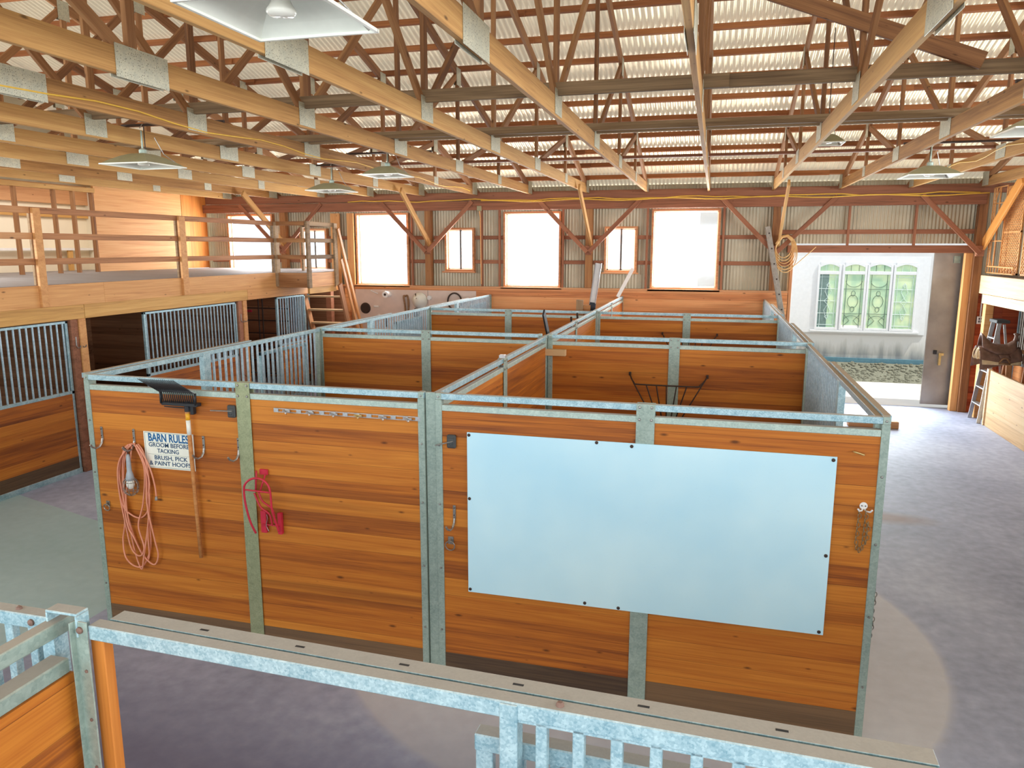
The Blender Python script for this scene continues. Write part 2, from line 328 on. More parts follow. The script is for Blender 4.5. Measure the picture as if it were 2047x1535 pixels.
# ---------------------------------------------------------------- mesh helpers
class MB:
    def __init__(s): s.v = []; s.f = []
    def add(s, vs, fs):
        o = len(s.v); s.v += [tuple(p) for p in vs]; s.f += [tuple(i+o for i in q) for q in fs]; return s
    def box(s, x0, x1, y0, y1, z0, z1, c=0.0):
        if x1 < x0: x0, x1 = x1, x0
        if y1 < y0: y0, y1 = y1, y0
        if z1 < z0: z0, z1 = z1, z0
        if c <= 0:
            vs = [(x, y, z) for x in (x0, x1) for y in (y0, y1) for z in (z0, z1)]
            return s.add(vs, [(0, 1, 3, 2), (4, 6, 7, 5), (0, 4, 5, 1), (2, 3, 7, 6), (0, 2, 6, 4), (1, 5, 7, 3)])
        vs = []; idx = {}
        for i, x in enumerate((x0, x1)):
            for j, y in enumerate((y0, y1)):
                for q, z in enumerate((z0, z1)):
                    sx, sy, sz = (1, -1)[i], (1, -1)[j], (1, -1)[q]
                    for a in range(3):
                        p = [x, y, z]
                        for b, sg in enumerate((sx, sy, sz)):
                            if b != a: p[b] += sg*c
                        idx[i, j, q, a] = len(vs); vs.append(p)
        I = idx; fs = []
        # vertex (i,j,q,a) lies on the face normal to... axis a keeps its full extent
        def face(a, sgn, ring): fs.append(tuple(ring if sgn else ring[::-1]))
        for i in (0, 1): face(0, i, [I[i, 0, 0, 0], I[i, 1, 0, 0], I[i, 1, 1, 0], I[i, 0, 1, 0]])
        for j in (0, 1): face(1, 1-j, [I[0, j, 0, 1], I[1, j, 0, 1], I[1, j, 1, 1], I[0, j, 1, 1]])
        for q in (0, 1): face(2, q, [I[0, 0, q, 2], I[1, 0, q, 2], I[1, 1, q, 2], I[0, 1, q, 2]])
        for i in (0, 1):
            for j in (0, 1): fs.append((I[i, j, 0, 0], I[i, j, 1, 0], I[i, j, 1, 1], I[i, j, 0, 1]))
        for i in (0, 1):
            for q in (0, 1): fs.append((I[i, 0, q, 0], I[i, 1, q, 0], I[i, 1, q, 2], I[i, 0, q, 2]))
        for j in (0, 1):
            for q in (0, 1): fs.append((I[0, j, q, 1], I[1, j, q, 1], I[1, j, q, 2], I[0, j, q, 2]))
        for i in (0, 1):
            for j in (0, 1):
                for q in (0, 1): fs.append((I[i, j, q, 0], I[i, j, q, 1], I[i, j, q, 2]))
        return s.add(vs, fs)
    def tube(s, pts, r, n=8, closed=False, cap=True):
        P = [Vector(p) for p in pts]; m = len(P); rs = r if isinstance(r, (list, tuple)) else [r]*m
        T = []
        for i in range(m):
            a = P[(i-1) % m] if (closed or i > 0) else P[i]; b = P[(i+1) % m] if (closed or i < m-1) else P[i]
            t = (b-a); T.append(t.normalized() if t.length > 1e-9 else Vector((0, 0, 1)))
        ref = Vector((0, 0, 1)) if abs(T[0].z) < 0.9 else Vector((1, 0, 0))
        N = (ref - T[0]*ref.dot(T[0])).normalized(); vs = []
        for i in range(m):
            N = (N - T[i]*N.dot(T[i])); N = N.normalized() if N.length > 1e-6 else T[i].orthogonal().normalized()
            B = T[i].cross(N)
            for q in range(n):
                a = 2*PI*q/n; vs.append(P[i] + (N*math.cos(a) + B*math.sin(a))*rs[i])
        fs = []
        for i in range(m if closed else m-1):
            j = (i+1) % m
            for q in range(n):
                w = (q+1) % n; fs.append((i*n+q, i*n+w, j*n+w, j*n+q))
        if cap and not closed: fs += [tuple(range(n))[::-1], tuple((m-1)*n+q for q in range(n))]
        return s.add(vs, fs)
    def lathe(s, prof, cx=0, cy=0, cz=0, n=20, axis='z'):
        vs = []; fs = []
        for (r, h) in prof:
            for q in range(n):
                a = 2*PI*q/n; c, d = r*math.cos(a), r*math.sin(a)
                vs.append({'z': (cx+c, cy+d, cz+h), 'y': (cx+c, cy+h, cz+d), 'x': (cx+h, cy+c, cz+d)}[axis])
        for i in range(len(prof)-1):
            for q in range(n):
                w = (q+1) % n; fs.append((i*n+q, i*n+w, (i+1)*n+w, (i+1)*n+q))
        if prof[0][0] > 1e-5: fs.append(tuple(range(n))[::-1])
        if prof[-1][0] > 1e-5: fs.append(tuple((len(prof)-1)*n+q for q in range(n)))
        return s.add(vs, fs)
    def prism(s, poly, a, b, plane='xz'):
        n = len(poly)
        def P(p, t): return {'xz': (p[0], t, p[1]), 'yz': (t, p[0], p[1]), 'xy': (p[0], p[1], t)}[plane]
        vs = [P(p, a) for p in poly] + [P(p, b) for p in poly]
        fs = [tuple(range(n)), tuple(range(2*n-1, n-1, -1))] + [(i, n+i, n+(i+1) % n, (i+1) % n) for i in range(n)]
        return s.add(vs, fs)
    def mesh(s, name, mat, smooth=False):
        me = bpy.data.meshes.new(name); me.from_pydata(s.v, [], s.f)
        if mat: me.materials.append(mat)
        if smooth: me.polygons.foreach_set('use_smooth', [True]*len(me.polygons))
        bm = bmesh.new(); bm.from_mesh(me); bmesh.ops.recalc_face_normals(bm, faces=bm.faces); bm.to_mesh(me); bm.free()
        me.update(); return me
    def obj(s, name, mat, parent=None, loc=None, smooth=False):
        me = s.mesh(name, mat, smooth)
        o = bpy.data.objects.new(name, me); COL.objects.link(o)
        if parent: o.parent = parent
        if loc: o.location = loc
        return o

def thing(name, label, cat, loc=(0, 0, 0), rz=0.0, group=None):
    o = bpy.data.objects.new(name, None); COL.objects.link(o); o.location = loc; o.rotation_euler = (0, 0, rz)
    o['label'] = label; o['category'] = cat
    if group: o['group'] = group
    return o
def tag(o, label, cat, group=None):
    o['label'] = label; o['category'] = cat
    if group: o['group'] = group
    return o
def struct(o): o['kind'] = 'structure'; return o
def dup(root, loc, label=None, rz=None, group=None):
    r = root.copy(); COL.objects.link(r); r.location = loc
    if rz is not None: r.rotation_euler = (0, 0, rz)
    if label: r['label'] = label
    if group: r['group'] = group
    for ch in list(root.children):
        c = ch.copy(); COL.objects.link(c); c.parent = r
        for g in list(ch.children):
            d = g.copy(); COL.objects.link(d); d.parent = c
    return r
_lc = {}
def lumber(name, p0, p1, w, h, mat, parent=None, up=(0, 0, 1)):
    """a straight timber from p0 to p1 (in the parent's frame): w across, h along up"""
    p0, p1 = Vector(p0), Vector(p1); L = (p1-p0).length; key = (round(L, 3), w, h, mat.name)
    if key not in _lc:
        c = min(0.004, w*0.08, h*0.08)
        _lc[key] = MB().box(0, L, -w/2, w/2, -h/2, h/2, c).mesh(name, mat)
    o = bpy.data.objects.new(name, _lc[key]); COL.objects.link(o)
    X = (p1-p0).normalized(); Z = Vector(up); Z = (Z - X*Z.dot(X))
    Z = Z.normalized() if Z.length > 1e-6 else X.orthogonal().normalized()
    Y = Z.cross(X); m = Matrix((X, Y, Z)).transposed().to_4x4(); m.translation = p0
    if parent: o.parent = parent
    o.matrix_basis = m
    return o

# ================================================================ STRUCTURE
XL, XR, YB, YF = -10.6, 10.6, 11.95, -7.75      # inside of the side walls, back wall, front wall
RIDGE_Y, SLOPE = 2.05, 0.29
def raf(y): return 4.64 + SLOPE*(11.32 - (y if y >= RIDGE_Y else 2*RIDGE_Y - y))   # centre line of the rafters

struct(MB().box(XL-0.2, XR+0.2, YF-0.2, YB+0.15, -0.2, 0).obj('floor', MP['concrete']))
struct(MB().box(-40, 40, YB+0.15, 60, -0.25, -0.03).box(-40, 40, -45, YF-0.2, -0.25, -0.03).obj('ground', MP['ground']))

def corr_sheet(mb, axis0, axis1, fixed, lo, hi, pitch=0.0678, amp=0.0085, plane='xz'):
    """corrugated sheet between lo and hi in the second axis, waves along the first"""
    n = max(2, round((axis1-axis0)/pitch*6)); vs = []; fs = []
    for i in range(n+1):
        a = axis0 + (axis1-axis0)*i/n; d = amp*math.sin(2*PI*a/pitch)
        for b in (lo, hi): vs.append((a, fixed+d, b) if plane == 'xz' else (fixed+d, a, b))
    for i in range(n): fs.append((2*i, 2*i+2, 2*i+3, 2*i+1))
    mb.add(vs, fs)
# roof: two corrugated slopes meeting at the ridge
rb = MB()
for (y0, y1) in ((YB+0.45, RIDGE_Y), (RIDGE_Y, YF-0.4)):
    n = round((XR-XL+0.6)/0.082*6); vs = []; fs = []
    for i in range(n+1):
        x = XL-0.3 + (XR-XL+0.6)*i/n; d = 0.013*math.sin(2*PI*x/0.082)
        for y in (y0, y1): vs.append((x, y, raf(y)+0.17+d))
    for i in range(n): fs.append((2*i, 2*i+2, 2*i+3, 2*i+1))
    rb.add(vs, fs)
struct(rb.obj('ceiling', MP['roofing'], smooth=True))

BIG = [(-9.95, -8.75, 2.41, 4.04), (-6.40, -5.13, 2.41, 4.03), (-2.705, -1.457, 2.41, 4.03), (0.636, 1.987, 2.42, 4.05)]
SMALL = [(-7.92, -7.28, 2.77, 3.68), (-4.13, -3.50, 2.77, 3.68), (-0.384, 0.245, 2.78, 3.69)]
DOOR = (3.53, 6.86, 0.0, 3.365)
holes = sorted(BIG + SMALL + [DOOR])
wb = MB(); x = XL-0.1
for (a, b, z0, z1) in holes:
    corr_sheet(wb, x, a, YB, 0, 4.62)
    if z0 > 0: corr_sheet(wb, a, b, YB, 0, z0)
    corr_sheet(wb, a, b, YB, z1, 4.62); x = b
corr_sheet(wb, x, XR+0.1, YB, 0, 4.62)
struct(wb.obj('wall_back', MP['siding'], smooth=True))
# timber wainscot under the windows
struct(MB().box(-6.5, 3.46, 11.80, 11.84, 0.0, 2.35).obj('wall_back_wainscot', MW['orange']))
struct(MB().box(XL, -6.5, 11.80, 11.84, 0.0, 2.35).obj('wall_back_wainscot_left', MW['dark']))
struct(MB().box(XL, 3.46, 11.74, 11.86, 2.345, 2.385).obj('trim_1', MW['trim']))

def window(k, a, b, z0, z1, small):
    t = 0.045; f = MB()
    for (p, q, r, s) in ((a-t, a, z0-t, z1+t), (b, b+t, z0-t, z1+t), (a, b, z0-t, z0), (a, b, z1, z1+t)): f.box(p, q, 11.83, 12.0, r, s)
    root = struct(f.obj('window_%d' % k, MW['trim']))
    MB().box(a, b, 11.965, 11.972, z0, z1).obj('pane', MP['glass'], root)
    MB().box(a-0.09, b+0.09, 11.74, 11.83, z0-0.075, z0-t).obj('window_sill', MW['trim'], root)
    if small:
        m = (a+b)/2; s = MB()
        for (p, q, r, w) in ((a, a+0.03, z0, z1), (b-0.03, b, z0, z1), (a, b, z0, z0+0.03), (a, b, z1-0.03, z1), (m-0.025, m+0.025, z0, z1)): s.box(p, q, 11.94, 11.985, r, w)
        s.obj('sash', MP['white'], root)
        MB().box(m-0.012, m+0.012, 11.925, 11.945, z0, z1).obj('sash_seal', MP['blackbox'], root)
    else:
        s = MB()
        for (p, q, r, w) in ((a, a+0.022, z0, z1), (b-0.022, b, z0, z1), (a, b, z0, z0+0.022), (a, b, z1-0.022, z1)): s.box(p, q, 11.95, 11.985, r, w)
        s.obj('sash', MP['white'], root)
for k, w in enumerate(BIG): window(k+1, *w, False)
for k, w in enumerate(SMALL): window(k+5, *w, True)

# side and front walls; loft-height gaps in the side walls added for fill light
sl = MB(); corr_sheet(sl, YF, 4.6, XL-0.15, 0, 2.85, plane='yz'); corr_sheet(sl, YF, 4.6, XL-0.15, 4.36, 5.0, plane='yz'); struct(sl.obj('wall_left', MP['siding'], smooth=True))
sr = MB(); corr_sheet(sr, YF, 6.0, XR+0.15, 0, 2.85, plane='yz'); corr_sheet(sr, YF, 6.0, XR+0.15, 4.36, 5.0, plane='yz'); corr_sheet(sr, 6.0, YB, XR+0.15, 0, 5.0, plane='yz'); struct(sr.obj('wall_right', MP['siding'], smooth=True))
for sgn, nm in ((-1, 'left'), (1, 'right')):
    xx = sgn*10.78
    struct(MB().add([(xx, YB+0.3, 4.5), (xx, RIDGE_Y, raf(RIDGE_Y)+0.1), (xx, YF-0.2, 4.5)], [(0, 1, 2)]).obj('wall_%s_gable' % nm, MP['siding']))
fw = MB(); corr_sheet(fw, XL-0.1, -7.6, YF, 0, 4.75); corr_sheet(fw, 7.6, XR+0.1, YF, 0, 4.75); corr_sheet(fw, -7.6, 7.6, YF, 4.35, 4.75); corr_sheet(fw, -7.6, 7.6, YF, 0, 1.65)
struct(fw.obj('wall_front', MP['siding'], smooth=True))

# door opening in the back wall: header, jambs
struct(lumber('trim_2', (3.40, 11.86, 3.255), (6.86, 11.86, 3.255), 0.12, 0.15, MW['brown']))
struct(lumber('trim_3', (3.50, 11.86, 0.0), (3.50, 11.86, 3.18), 0.12, 0.06, MW['trim'], up=(1, 0, 0)))
struct(lumber('trim_4', (6.79, 11.86, 0.0), (6.79, 11.86, 3.18), 0.14, 0.13, MW['ply'], up=(1, 0, 0)))
struct(lumber('trim_5', (6.93, 11.90, 0.0), (6.93, 11.90, 4.1), 0.10, 0.12, MW['grey'], up=(1, 0, 0)))
# sheet steel sliding door standing open at the right of the doorway
dr = struct(MB().box(6.25, 7.9, 12.10, 12.15, 0.06, 3.24).obj('door_1', MP['doorsteel']))
MB().box(6.40, 6.46, 12.06, 12.10, 1.12, 1.20).obj('latch_hole', MP['black'], dr)
MB().box(6.50, 6.54, 12.03, 12.10, 0.90, 1.12).box(6.49, 6.58, 12.02, 12.05, 1.10, 1.15).obj('door_handle', MM['brass'], dr)
MB().box(6.60, 6.72, 12.07, 12.10, 2.98, 3.12).obj('roller_bracket', MM['galv_old'], dr)
# wall framing: girts between posts and windows
n = 6
for (a, b) in ((-10.5, -9.99), (-8.7, -7.97), (-7.23, -6.45), (-5.08, -4.63), (-4.46, -4.18), (-3.45, -2.75), (-1.41, -0.84), (-0.68, -0.43), (0.29, 0.59), (2.03, 3.07), (3.24, 3.47)):
    for z in (2.95, 3.50):
        struct(lumber('trim_%d' % n, (a, 11.89, z), (b, 11.89, z), 0.04, 0.085, MW['brown'])); n += 1
struct(lumber('trim_%d' % n, (3.24, 11.89, 3.60), (6.9, 11.89, 3.60), 0.04, 0.09, MW['brown'])); n += 1
for xx in (-3.26, 0.50, -2.84, -1.36, 2.10, -4.99, 4.55, 5.78):
    z0 = 3.33 if xx > 3.5 else 2.385
    struct(lumber('trim_%d' % n, (xx, 11.84, z0), (xx, 11.84, 4.12), 0.06, 0.045, MW['brown'], up=(1, 0, 0))); n += 1
for xx, ww in ((-6.56, .17), (-6.96, .24)):
    tag(lumber('pale_upright', (xx, 11.80, 2.39), (xx, 11.80, 4.08), .05, ww, MW['fascia'], up=(1, 0, 0)), 'pale upright board left of the left tall window, %s one' % ('nearer' if xx > -6.7 else 'farther'), 'board')
# eave beam on the posts, plate board above it
tag(lumber('eave_beam', (XL, 11.68, 4.21), (6.95, 11.68, 4.21), 0.06, 0.20, MW['brown']), 'long reddish brown beam along the top of the back wall under the truss ends', 'beam')
tag(lumber('plate_board', (XL, 11.80, 4.42), (XR, 11.80, 4.42), 0.05, 0.18, MW['brown']), 'dark board between the truss ends just above the eave beam', 'beam')

# posts with knee braces
names = {-8.35: 'in the loft corner, half hidden by the loft railing', -4.55: 'between the left tall window and the left small sash window', -0.76: 'right of the middle tall window', 3.15: 'behind the leaning extension ladder', 6.93: 'at the right end beside the metal bed frames'}
for px, w in names.items():
    t = thing('timber_post', 'timber post with knee braces %s' % w, 'post', (px, 11.79, 0), group='posts of the back wall')
    lumber('post', (0, 0, 2.77 if px < -8 else 2.39 if px < 6 else 0.0), (0, 0, 4.32), 0.15, 0.15, MW['post'], t, up=(1, 0, 0))
    for sg in (-1, 1):
        if px > 6 and sg > 0: continue
        lumber('knee_brace', (0.02*sg, -0.162, 3.18), (1.12*sg, -0.162, 4.30), 0.04, 0.09, MW['brown'], t)
    MB().box(-.07, .07, -.142, -.075, 3.12, 3.32, .003).obj('brace_block', MW['brown'], t)
    lumber('knee_brace', (0.055, -0.03, 3.30), (0.055, -1.72, 4.46), 0.045, 0.14 if px < 6 else 0.22, MW['truss'] if px < 6 else MW['plyo'], t)

# ================================================================ ROOF TRUSSES
JT = [9.1, 6.75, 4.4, 2.05, -0.3, -2.65]
CH = 4.53
tx = [0.48 + 1.28*k for k in range(-8, 6)]
def make_truss(x, label):
    t = thing('roof_truss', label, 'roof truss', (x, 0, 0), group='timber roof trusses')
    lumber('bottom_chord', (0, 11.72, CH), (0, -7.55, CH), 0.045, 0.18, MW['truss'], t)
    lumber('top_chord', (0, 11.9, raf(11.9)), (0, RIDGE_Y, raf(RIDGE_Y)), 0.045, 0.14, MW['web'], t)
    lumber('top_chord', (0, RIDGE_Y, raf(RIDGE_Y)), (0, -7.8, raf(-7.8)), 0.045, 0.14, MW['web'], t)
    for y in JT:
        lumber('web_post', (0, y, CH+0.02), (0, y, raf(y)-0.02), 0.042, 0.088, MW['web'], t, up=(0, 1, 0))
    for (a, b) in ((6.75, 9.1), (4.4, 6.75), (2.05, 4.4), (2.05, -0.3), (-0.3, -2.65)):
        lumber('web_brace', (0.002, a, CH+0.02), (0.002, b, raf(b)-0.03), 0.040, 0.088, MW['web'], t)
    for (y, w, z0, z1) in ((9.1, .22, 4.46, 4.62), (6.75, .36, 4.46, 4.64), (4.4, .40, 4.46, 4.66), (2.05, .30, 4.46, 4.68), (-0.42, .52, 4.42, 4.64), (-2.65, .4, 4.46, 4.66)):
        for s in (-1, 1):
            g = MB().box(s*0.0245, s*0.0275, y-w/2, y+w/2, z0, z1).obj('gusset_plate', MM['plate'], t)
            if y == -0.42: g['splice'] = 1
    for y in (9.1, 6.75, 4.4):
        for s in (-1, 1):
            MB().box(s*0.0245, s*0.0275, y-0.10, y+0.10, raf(y)-0.20, raf(y)+0.06).obj('gusset_plate', MM['plate'], t)
    for s in (-1, 1): MB().box(s*0.0245, s*0.0275, 11.38, 11.72, 4.45, 4.72).obj('gusset_plate', MM['plate'], t)
    return t
ords = ['far left', 'second', 'third', 'fourth', 'fifth', 'sixth', 'seventh', 'eighth', 'ninth', 'tenth', 'eleventh', 'twelfth', 'thirteenth', 'far right']
def tlabel(i):
    if i == 0: return 'leftmost timber roof truss, over the loft beyond its railing'
    if i == 13: return 'rightmost timber roof truss, running along the edge of the right loft'
    return 'timber roof truss with steel gusset plates, %s of fourteen counted from the left' % ords[i]
tr0 = make_truss(tx[0], tlabel(0))
for i in range(1, 14):
    r = dup(tr0, (tx[i], 0, 0), tlabel(i))
    for c in r.children:                       # the chord splices are not all at the same place
        if c.get('splice'): c.location.y += {6: .20, 5: .35, 4: .45, 3: .3, 9: .1}.get(i, 0.0)

# purlins under the roofing, across the rafters
py = 11.36; k = 0
nums = ['lowest', 'second', 'third', 'fourth', 'fifth', 'sixth', 'seventh', 'eighth', 'ninth', 'tenth', 'eleventh', 'twelfth', 'thirteenth', 'fourteenth', 'fifteenth']
while py > RIDGE_Y and k < 15:
    zc = raf(py) + 0.07 + 0.043
    t = thing('roof_purlin', 'long purlin under the corrugated roofing, %s row up from the back eave' % nums[k], 'purlin', (0, py, zc), group='purlins under the roofing')
    nrm = (0, SLOPE, 1)
    cuts = [XL-0.2] + [xx + random.uniform(-0.15, 0.15) for xx in (-6.0, -1.0, 3.6 + (k % 2)*0.6)] + [XR+0.2]
    for q in range(4):
        lumber('purlin_board', (cuts[q], 0, 0), (cuts[q+1], 0, 0), 0.045, 0.085, MW['purlin'], t, up=nrm)
    for xx in cuts[1:4]:
        lumber('splice_board', (xx-0.45, -0.041, -0.012), (xx+0.4, -0.041, -0.012), 0.038, 0.085, MW['purlin'], t, up=nrm)
    py -= 0.64; k += 1

# runners lying across the bottom chords
def runner(name, y, z, w, h, x0, x1, label, mat='grey'):
    return tag(lumber(name, (x0, y, z), (x1, y, z), w, h, MW[mat]), label, 'brace', 'long runners lying across the truss chords')
runner('runner_board', 2.02, 4.685, 0.04, 0.115, -9.6, 2.0, 'grey runner board across the truss king posts, left length')
runner('runner_board', 2.10, 4.695, 0.04, 0.115, 1.7, 8.0, 'grey runner board across the truss king posts, right length')
tag(lumber('runner_board', (-9.6, 4.25, 4.70), (8.0, 4.25, 4.70), 0.09, 0.045, MW['grey']), 'brown board, topmost of the stack laid across the chords at mid roof', 'brace', 'stack of lengths laid across the chords')
tag(MB().box(-9.6, 8.0, 4.10, 4.15, 4.622, 4.665).obj('steel_channel', MW['grey']), 'dull grey length laid across the chords, nearest of the mid roof stack', 'channel', 'stack of lengths laid across the chords')
tag(MB().box(-9.4, 8.0, 4.33, 4.38, 4.622, 4.665).obj('steel_channel', MW['grey']), 'dull grey length laid across the chords, farthest of the mid roof stack', 'channel', 'stack of lengths laid across the chords')
runner('runner_board', 7.05, 4.645, 0.085, 0.04, -9.6, 8.0, 'thin dark runner across the chords nearest the back wall', 'brown')
tag(lumber('sway_brace', (3.92, 1.98, 4.72), (0.75, 1.98, 5.95), 0.04, 0.13, MW['web']), 'wide brown board slanting up from the runner near the right edge of the roof space', 'brace')

# corrugated offcut door track cover above doorway, electric cable
def cable(name, pts, r, mat, label, n=6, cat='cable'):
    return tag(MB().tube(pts, r, n).obj(name, mat, smooth=True), label, cat)
pa = [(-6.5 + 0.35*i, 11.59 + 0.004*math.sin(i*1.7), 4.325 + 0.018*math.sin(i*0.9) + 0.01*math.sin(i*2.3)) for i in range(39)]
cable('power_cable', pa, 0.011, MP['yellowwire'], 'yellow cable draped along the top of the eave beam, upper one')
pb = [(-3.2 + 0.35*i, 11.56, 4.295 + 0.02*math.sin(i*1.1+1)) for i in range(30)]
cable('power_cable', pb, 0.011, MP['yellowwire'], 'yellow cable sagging along the top of the eave beam, lower one')
pc = [(-3.335, 11.2 - 0.5*i, 4.50 + 0.03*math.sin(i*1.3)) for i in range(27)]
cable('power_cable', pc, 0.008, MP['yellowwire'], 'thin yellow cable stapled along the side of a left truss chord')
pd = [(5.57, 11.3 - 0.4*i, 4.56 + 0.035*math.sin(i*1.2)) for i in range(26)]
cable('power_cable', pd, 0.008, MP['yellowwire'], 'thin yellow cable along the side of a right truss chord')
cj = thing('junction_box', 'small white junction box on the eave beam with a thin conduit down the stud', 'junction box', (-3.26, 11.63, 4.14))
MB().box(-0.05, 0.05, -0.03, 0.03, -0.05, 0.06, 0.006).obj('box', MP['shade'], cj)
MB().tube([(0, 0, -0.05), (0, 0.08, -0.2), (0.0, 0.12, -1.7)], 0.011, 6).obj('conduit', MW['ply'], cj)

# ================================================================ STALL BLOCK
SH = 2.235
def bolts(mb, pts, r=0.011, y=-0.034):
    for (x, z) in pts: mb.lathe([(r, 0), (r*0.8, -0.008), (0, -0.009)], x, y, z, 6, 'y')
def partition(label, x, y, L, rz=0.0, plate=True, zoff=0.0, pm='galv_old'):
    """boarded stall partition in a galvanised frame; local x runs along it"""
    t = thing('stall_partition', label, 'stall partition', (x, y, zoff), rz, 'boarded stall partitions')
    MB().box(0.0, L, -0.022, 0.022, SH-0.045, SH, 0.003).obj('top_rail', MM['galv'], t)
    MB().box(0.05, L-0.05, -0.024, 0.024, 2.108, 2.153, 0.003).obj('board_rail', MM['galv_rail'], t)
    for a in (0.0, L-0.05):
        b = MB().box(a, a+0.05, -0.026, 0.026, 0.0, SH-0.046, 0.002)
        b.box(a+0.004, a+0.046, -0.027, 0.027, SH-0.046, SH+0.004, 0.002); b.obj('end_post', MM['galv_old'], t)
        bb = MB(); bolts(bb, [(a+0.025, z) for z in (0.4, 0.9, 1.4, 1.85, 2.21)], 0.009, -0.026); bb.obj('bolt', MM['steel'], t)
    m = L/2
    if plate:
        for s in (-1, 1): MB().box(m-0.062, m+0.062, s*0.026, s*0.031, 0.02, SH+0.003, 0.001).obj('center_plate', MM[pm], t)
        bb = MB(); bolts(bb, [(m+dx, z) for dx in (-0.04, 0.04) for z in (2.215, 2.13)], 0.011, -0.031); bb.obj('bolt', MM['steel'], t)
    for (a, b) in ((0.05, m), (m, L-0.05)):
        MB().box(a, b, -0.019, 0.019, 0.212, 2.108).obj('board_panel', MW['stall'], t)
        MB().box(a, b, -0.021, 0.021, 0.0, 0.212).obj('kick_board', MW['kick'], t)
    return t
HX = 3.05
# the two partitions facing the camera
partition('left front stall partition hung with the rake and the rules sign', -HX+0.0, 0, 3.01, pm='galv_green')
partition('right front stall partition carrying the big white board', 0.046, 0, 3.014)
partition('boarded stall partition on the left between the front stall and the middle stall', -HX, 3.88, 3.01)
partition('boarded stall partition on the right behind the near hay rack', 0.046, 3.88, 3.0)
partition('boarded stall partition on the left in front of the rearmost stall', -HX, 7.86, 3.01, zoff=-0.04)
partition('boarded stall partition on the right in front of the rearmost stall', 0.046, 7.86, 3.0, zoff=-0.04)
# dividers running back between left and right stalls
for (y0, L, w) in ((0.03, 3.82, 'nearest'), (3.91, 3.92, 'middle'), (7.89, 3.88, 'rearmost')):
    partition('boarded divider between left and right stalls, %s of the three' % w, 0.003, y0, L, PI/2, zoff=-0.02)
# dark back to back channel between the two front partitions
tag(MB().box(-0.034, 0.040, -0.006, 0.02, 0, SH).obj('corner_channel', MM['galv_old']), 'narrow galvanised channel post between the two front stall partitions', 'post')

def bars(mb, x0, x1, z0, z1, pitch=0.10, r=0.0135, y=0.0, n=8):
    k = max(1, round((x1-x0)/pitch))
    for i in range(k+1):
        x = x0 + (x1-x0)*i/k; mb.tube([(x, y, z0), (x, y, z1)], r, n, cap=False)
    return mb
def stall_front(label, x, y, L, rz, out, op=1.44, door=True, dusty=False, zoff=0.0, mat='stall'):
    """barred stall front with an open doorway at its start; out = sign of local y that looks outwards"""
    t = thing('stall_enclosure', label, 'stall front', (x, y, zoff), rz, 'barred stall fronts')
    MB().box(0, L, -0.022, 0.022, SH-0.045, SH, 0.003).obj('top_rail', MM['hood' if out < 0 else 'galv'], t)
    for a in (0.0, L-0.05): MB().box(a, a+0.05, -0.026, 0.026, 0, SH-0.045, 0.002).obj('end_post', MM['galv_old'], t)
    MB().box(op, op+0.11, -0.028, 0.028, 0, SH-0.02, 0.002).obj('door_post', MM['galv'], t)
    bars(MB(), op+0.19, L-0.12, 1.24, SH-0.045).obj('grille', MM['galv_bar'], t)
    MB().box(op+0.11, L-0.05, -0.022, 0.022, 1.195, 1.24, 0.003).obj('sill_rail', MM['galv'], t)
    MB().box(op+0.11, L-0.05, -0.019, 0.019, 0.0, 1.195).obj('board_panel', MW[mat], t)
    MB().box(0.0, 2.35, out*0.022, out*0.068, SH-0.03, SH+0.012, 0.002).obj('track_hood', MM['hood'], t)
    if door:
        d = MB(); y0 = out*0.06; a, b = op+1.1, L-0.22
        bars(d, a+0.08, b-0.08, 1.24, 2.05, 0.10, 0.0135, y0)
        d.obj('sliding_door_grille', MM['galv_bar'], t)
        f = MB()
        for (p, q, r, s) in ((a, a+0.04, 0.1, 2.08), (b-0.04, b, 0.1, 2.08), (a, b, 2.04, 2.08), (a, b, 1.2, 1.24)): f.box(p, q, y0-0.02, y0+0.02, r, s, 0.002)
        f.obj('sliding_door_frame', MM['galv'], t)
        MB().box(a+0.04, b-0.04, y0-0.016, y0+0.016, 0.12, 1.2).obj('sliding_door_boards', MW[mat], t)
    return t
for (y0, L, w, zo) in ((0.03, 3.82, 'nearest the camera', -0.01), (3.91, 3.92, 'middle one', -0.02), (7.89, 3.90, 'last before the back wall', -0.03)):
    stall_front('galvanised barred stall front on the left aisle, %s' % w, -HX, y0, L, PI/2, 1, zoff=zo)
    stall_front('galvanised barred stall front on the right aisle, %s' % w, HX-0.045, y0, L, PI/2, -1, zoff=zo)

# ================================================================ THINGS ON THE FRONT PARTITIONS
FY = -0.021                                    # face of the boards
def arc(cx, cz, r, a0, a1, n, y): return [(cx+r*math.cos(a0+(a1-a0)*i/n), y, cz+r*math.sin(a0+(a1-a0)*i/n)) for i in range(n+1)]
wbd = thing('white_board', 'large pale blue-white sheet panel screwed to the right front partition', 'board', (1.528, -0.036, 1.353))
MB().box(-1.237, 1.237, -0.003, 0.003, -0.612, 0.612).obj('panel', MP['board'], wbd)
for (x, z) in ((-1.222, .592), (-.30, .60), (-.06, .59), (1.215, .59), (-1.222, .115), (-1.222, -.59), (-.36, -.59), (-.12, -.597), (1.215, -.055), (1.21, -.592)):
    MB().lathe([(0.012, 0), (0.012, -0.003), (0.006, -0.006), (0, -0.006)], x, -0.003, z, 10, 'y').obj('screw', MM['iron'], wbd)

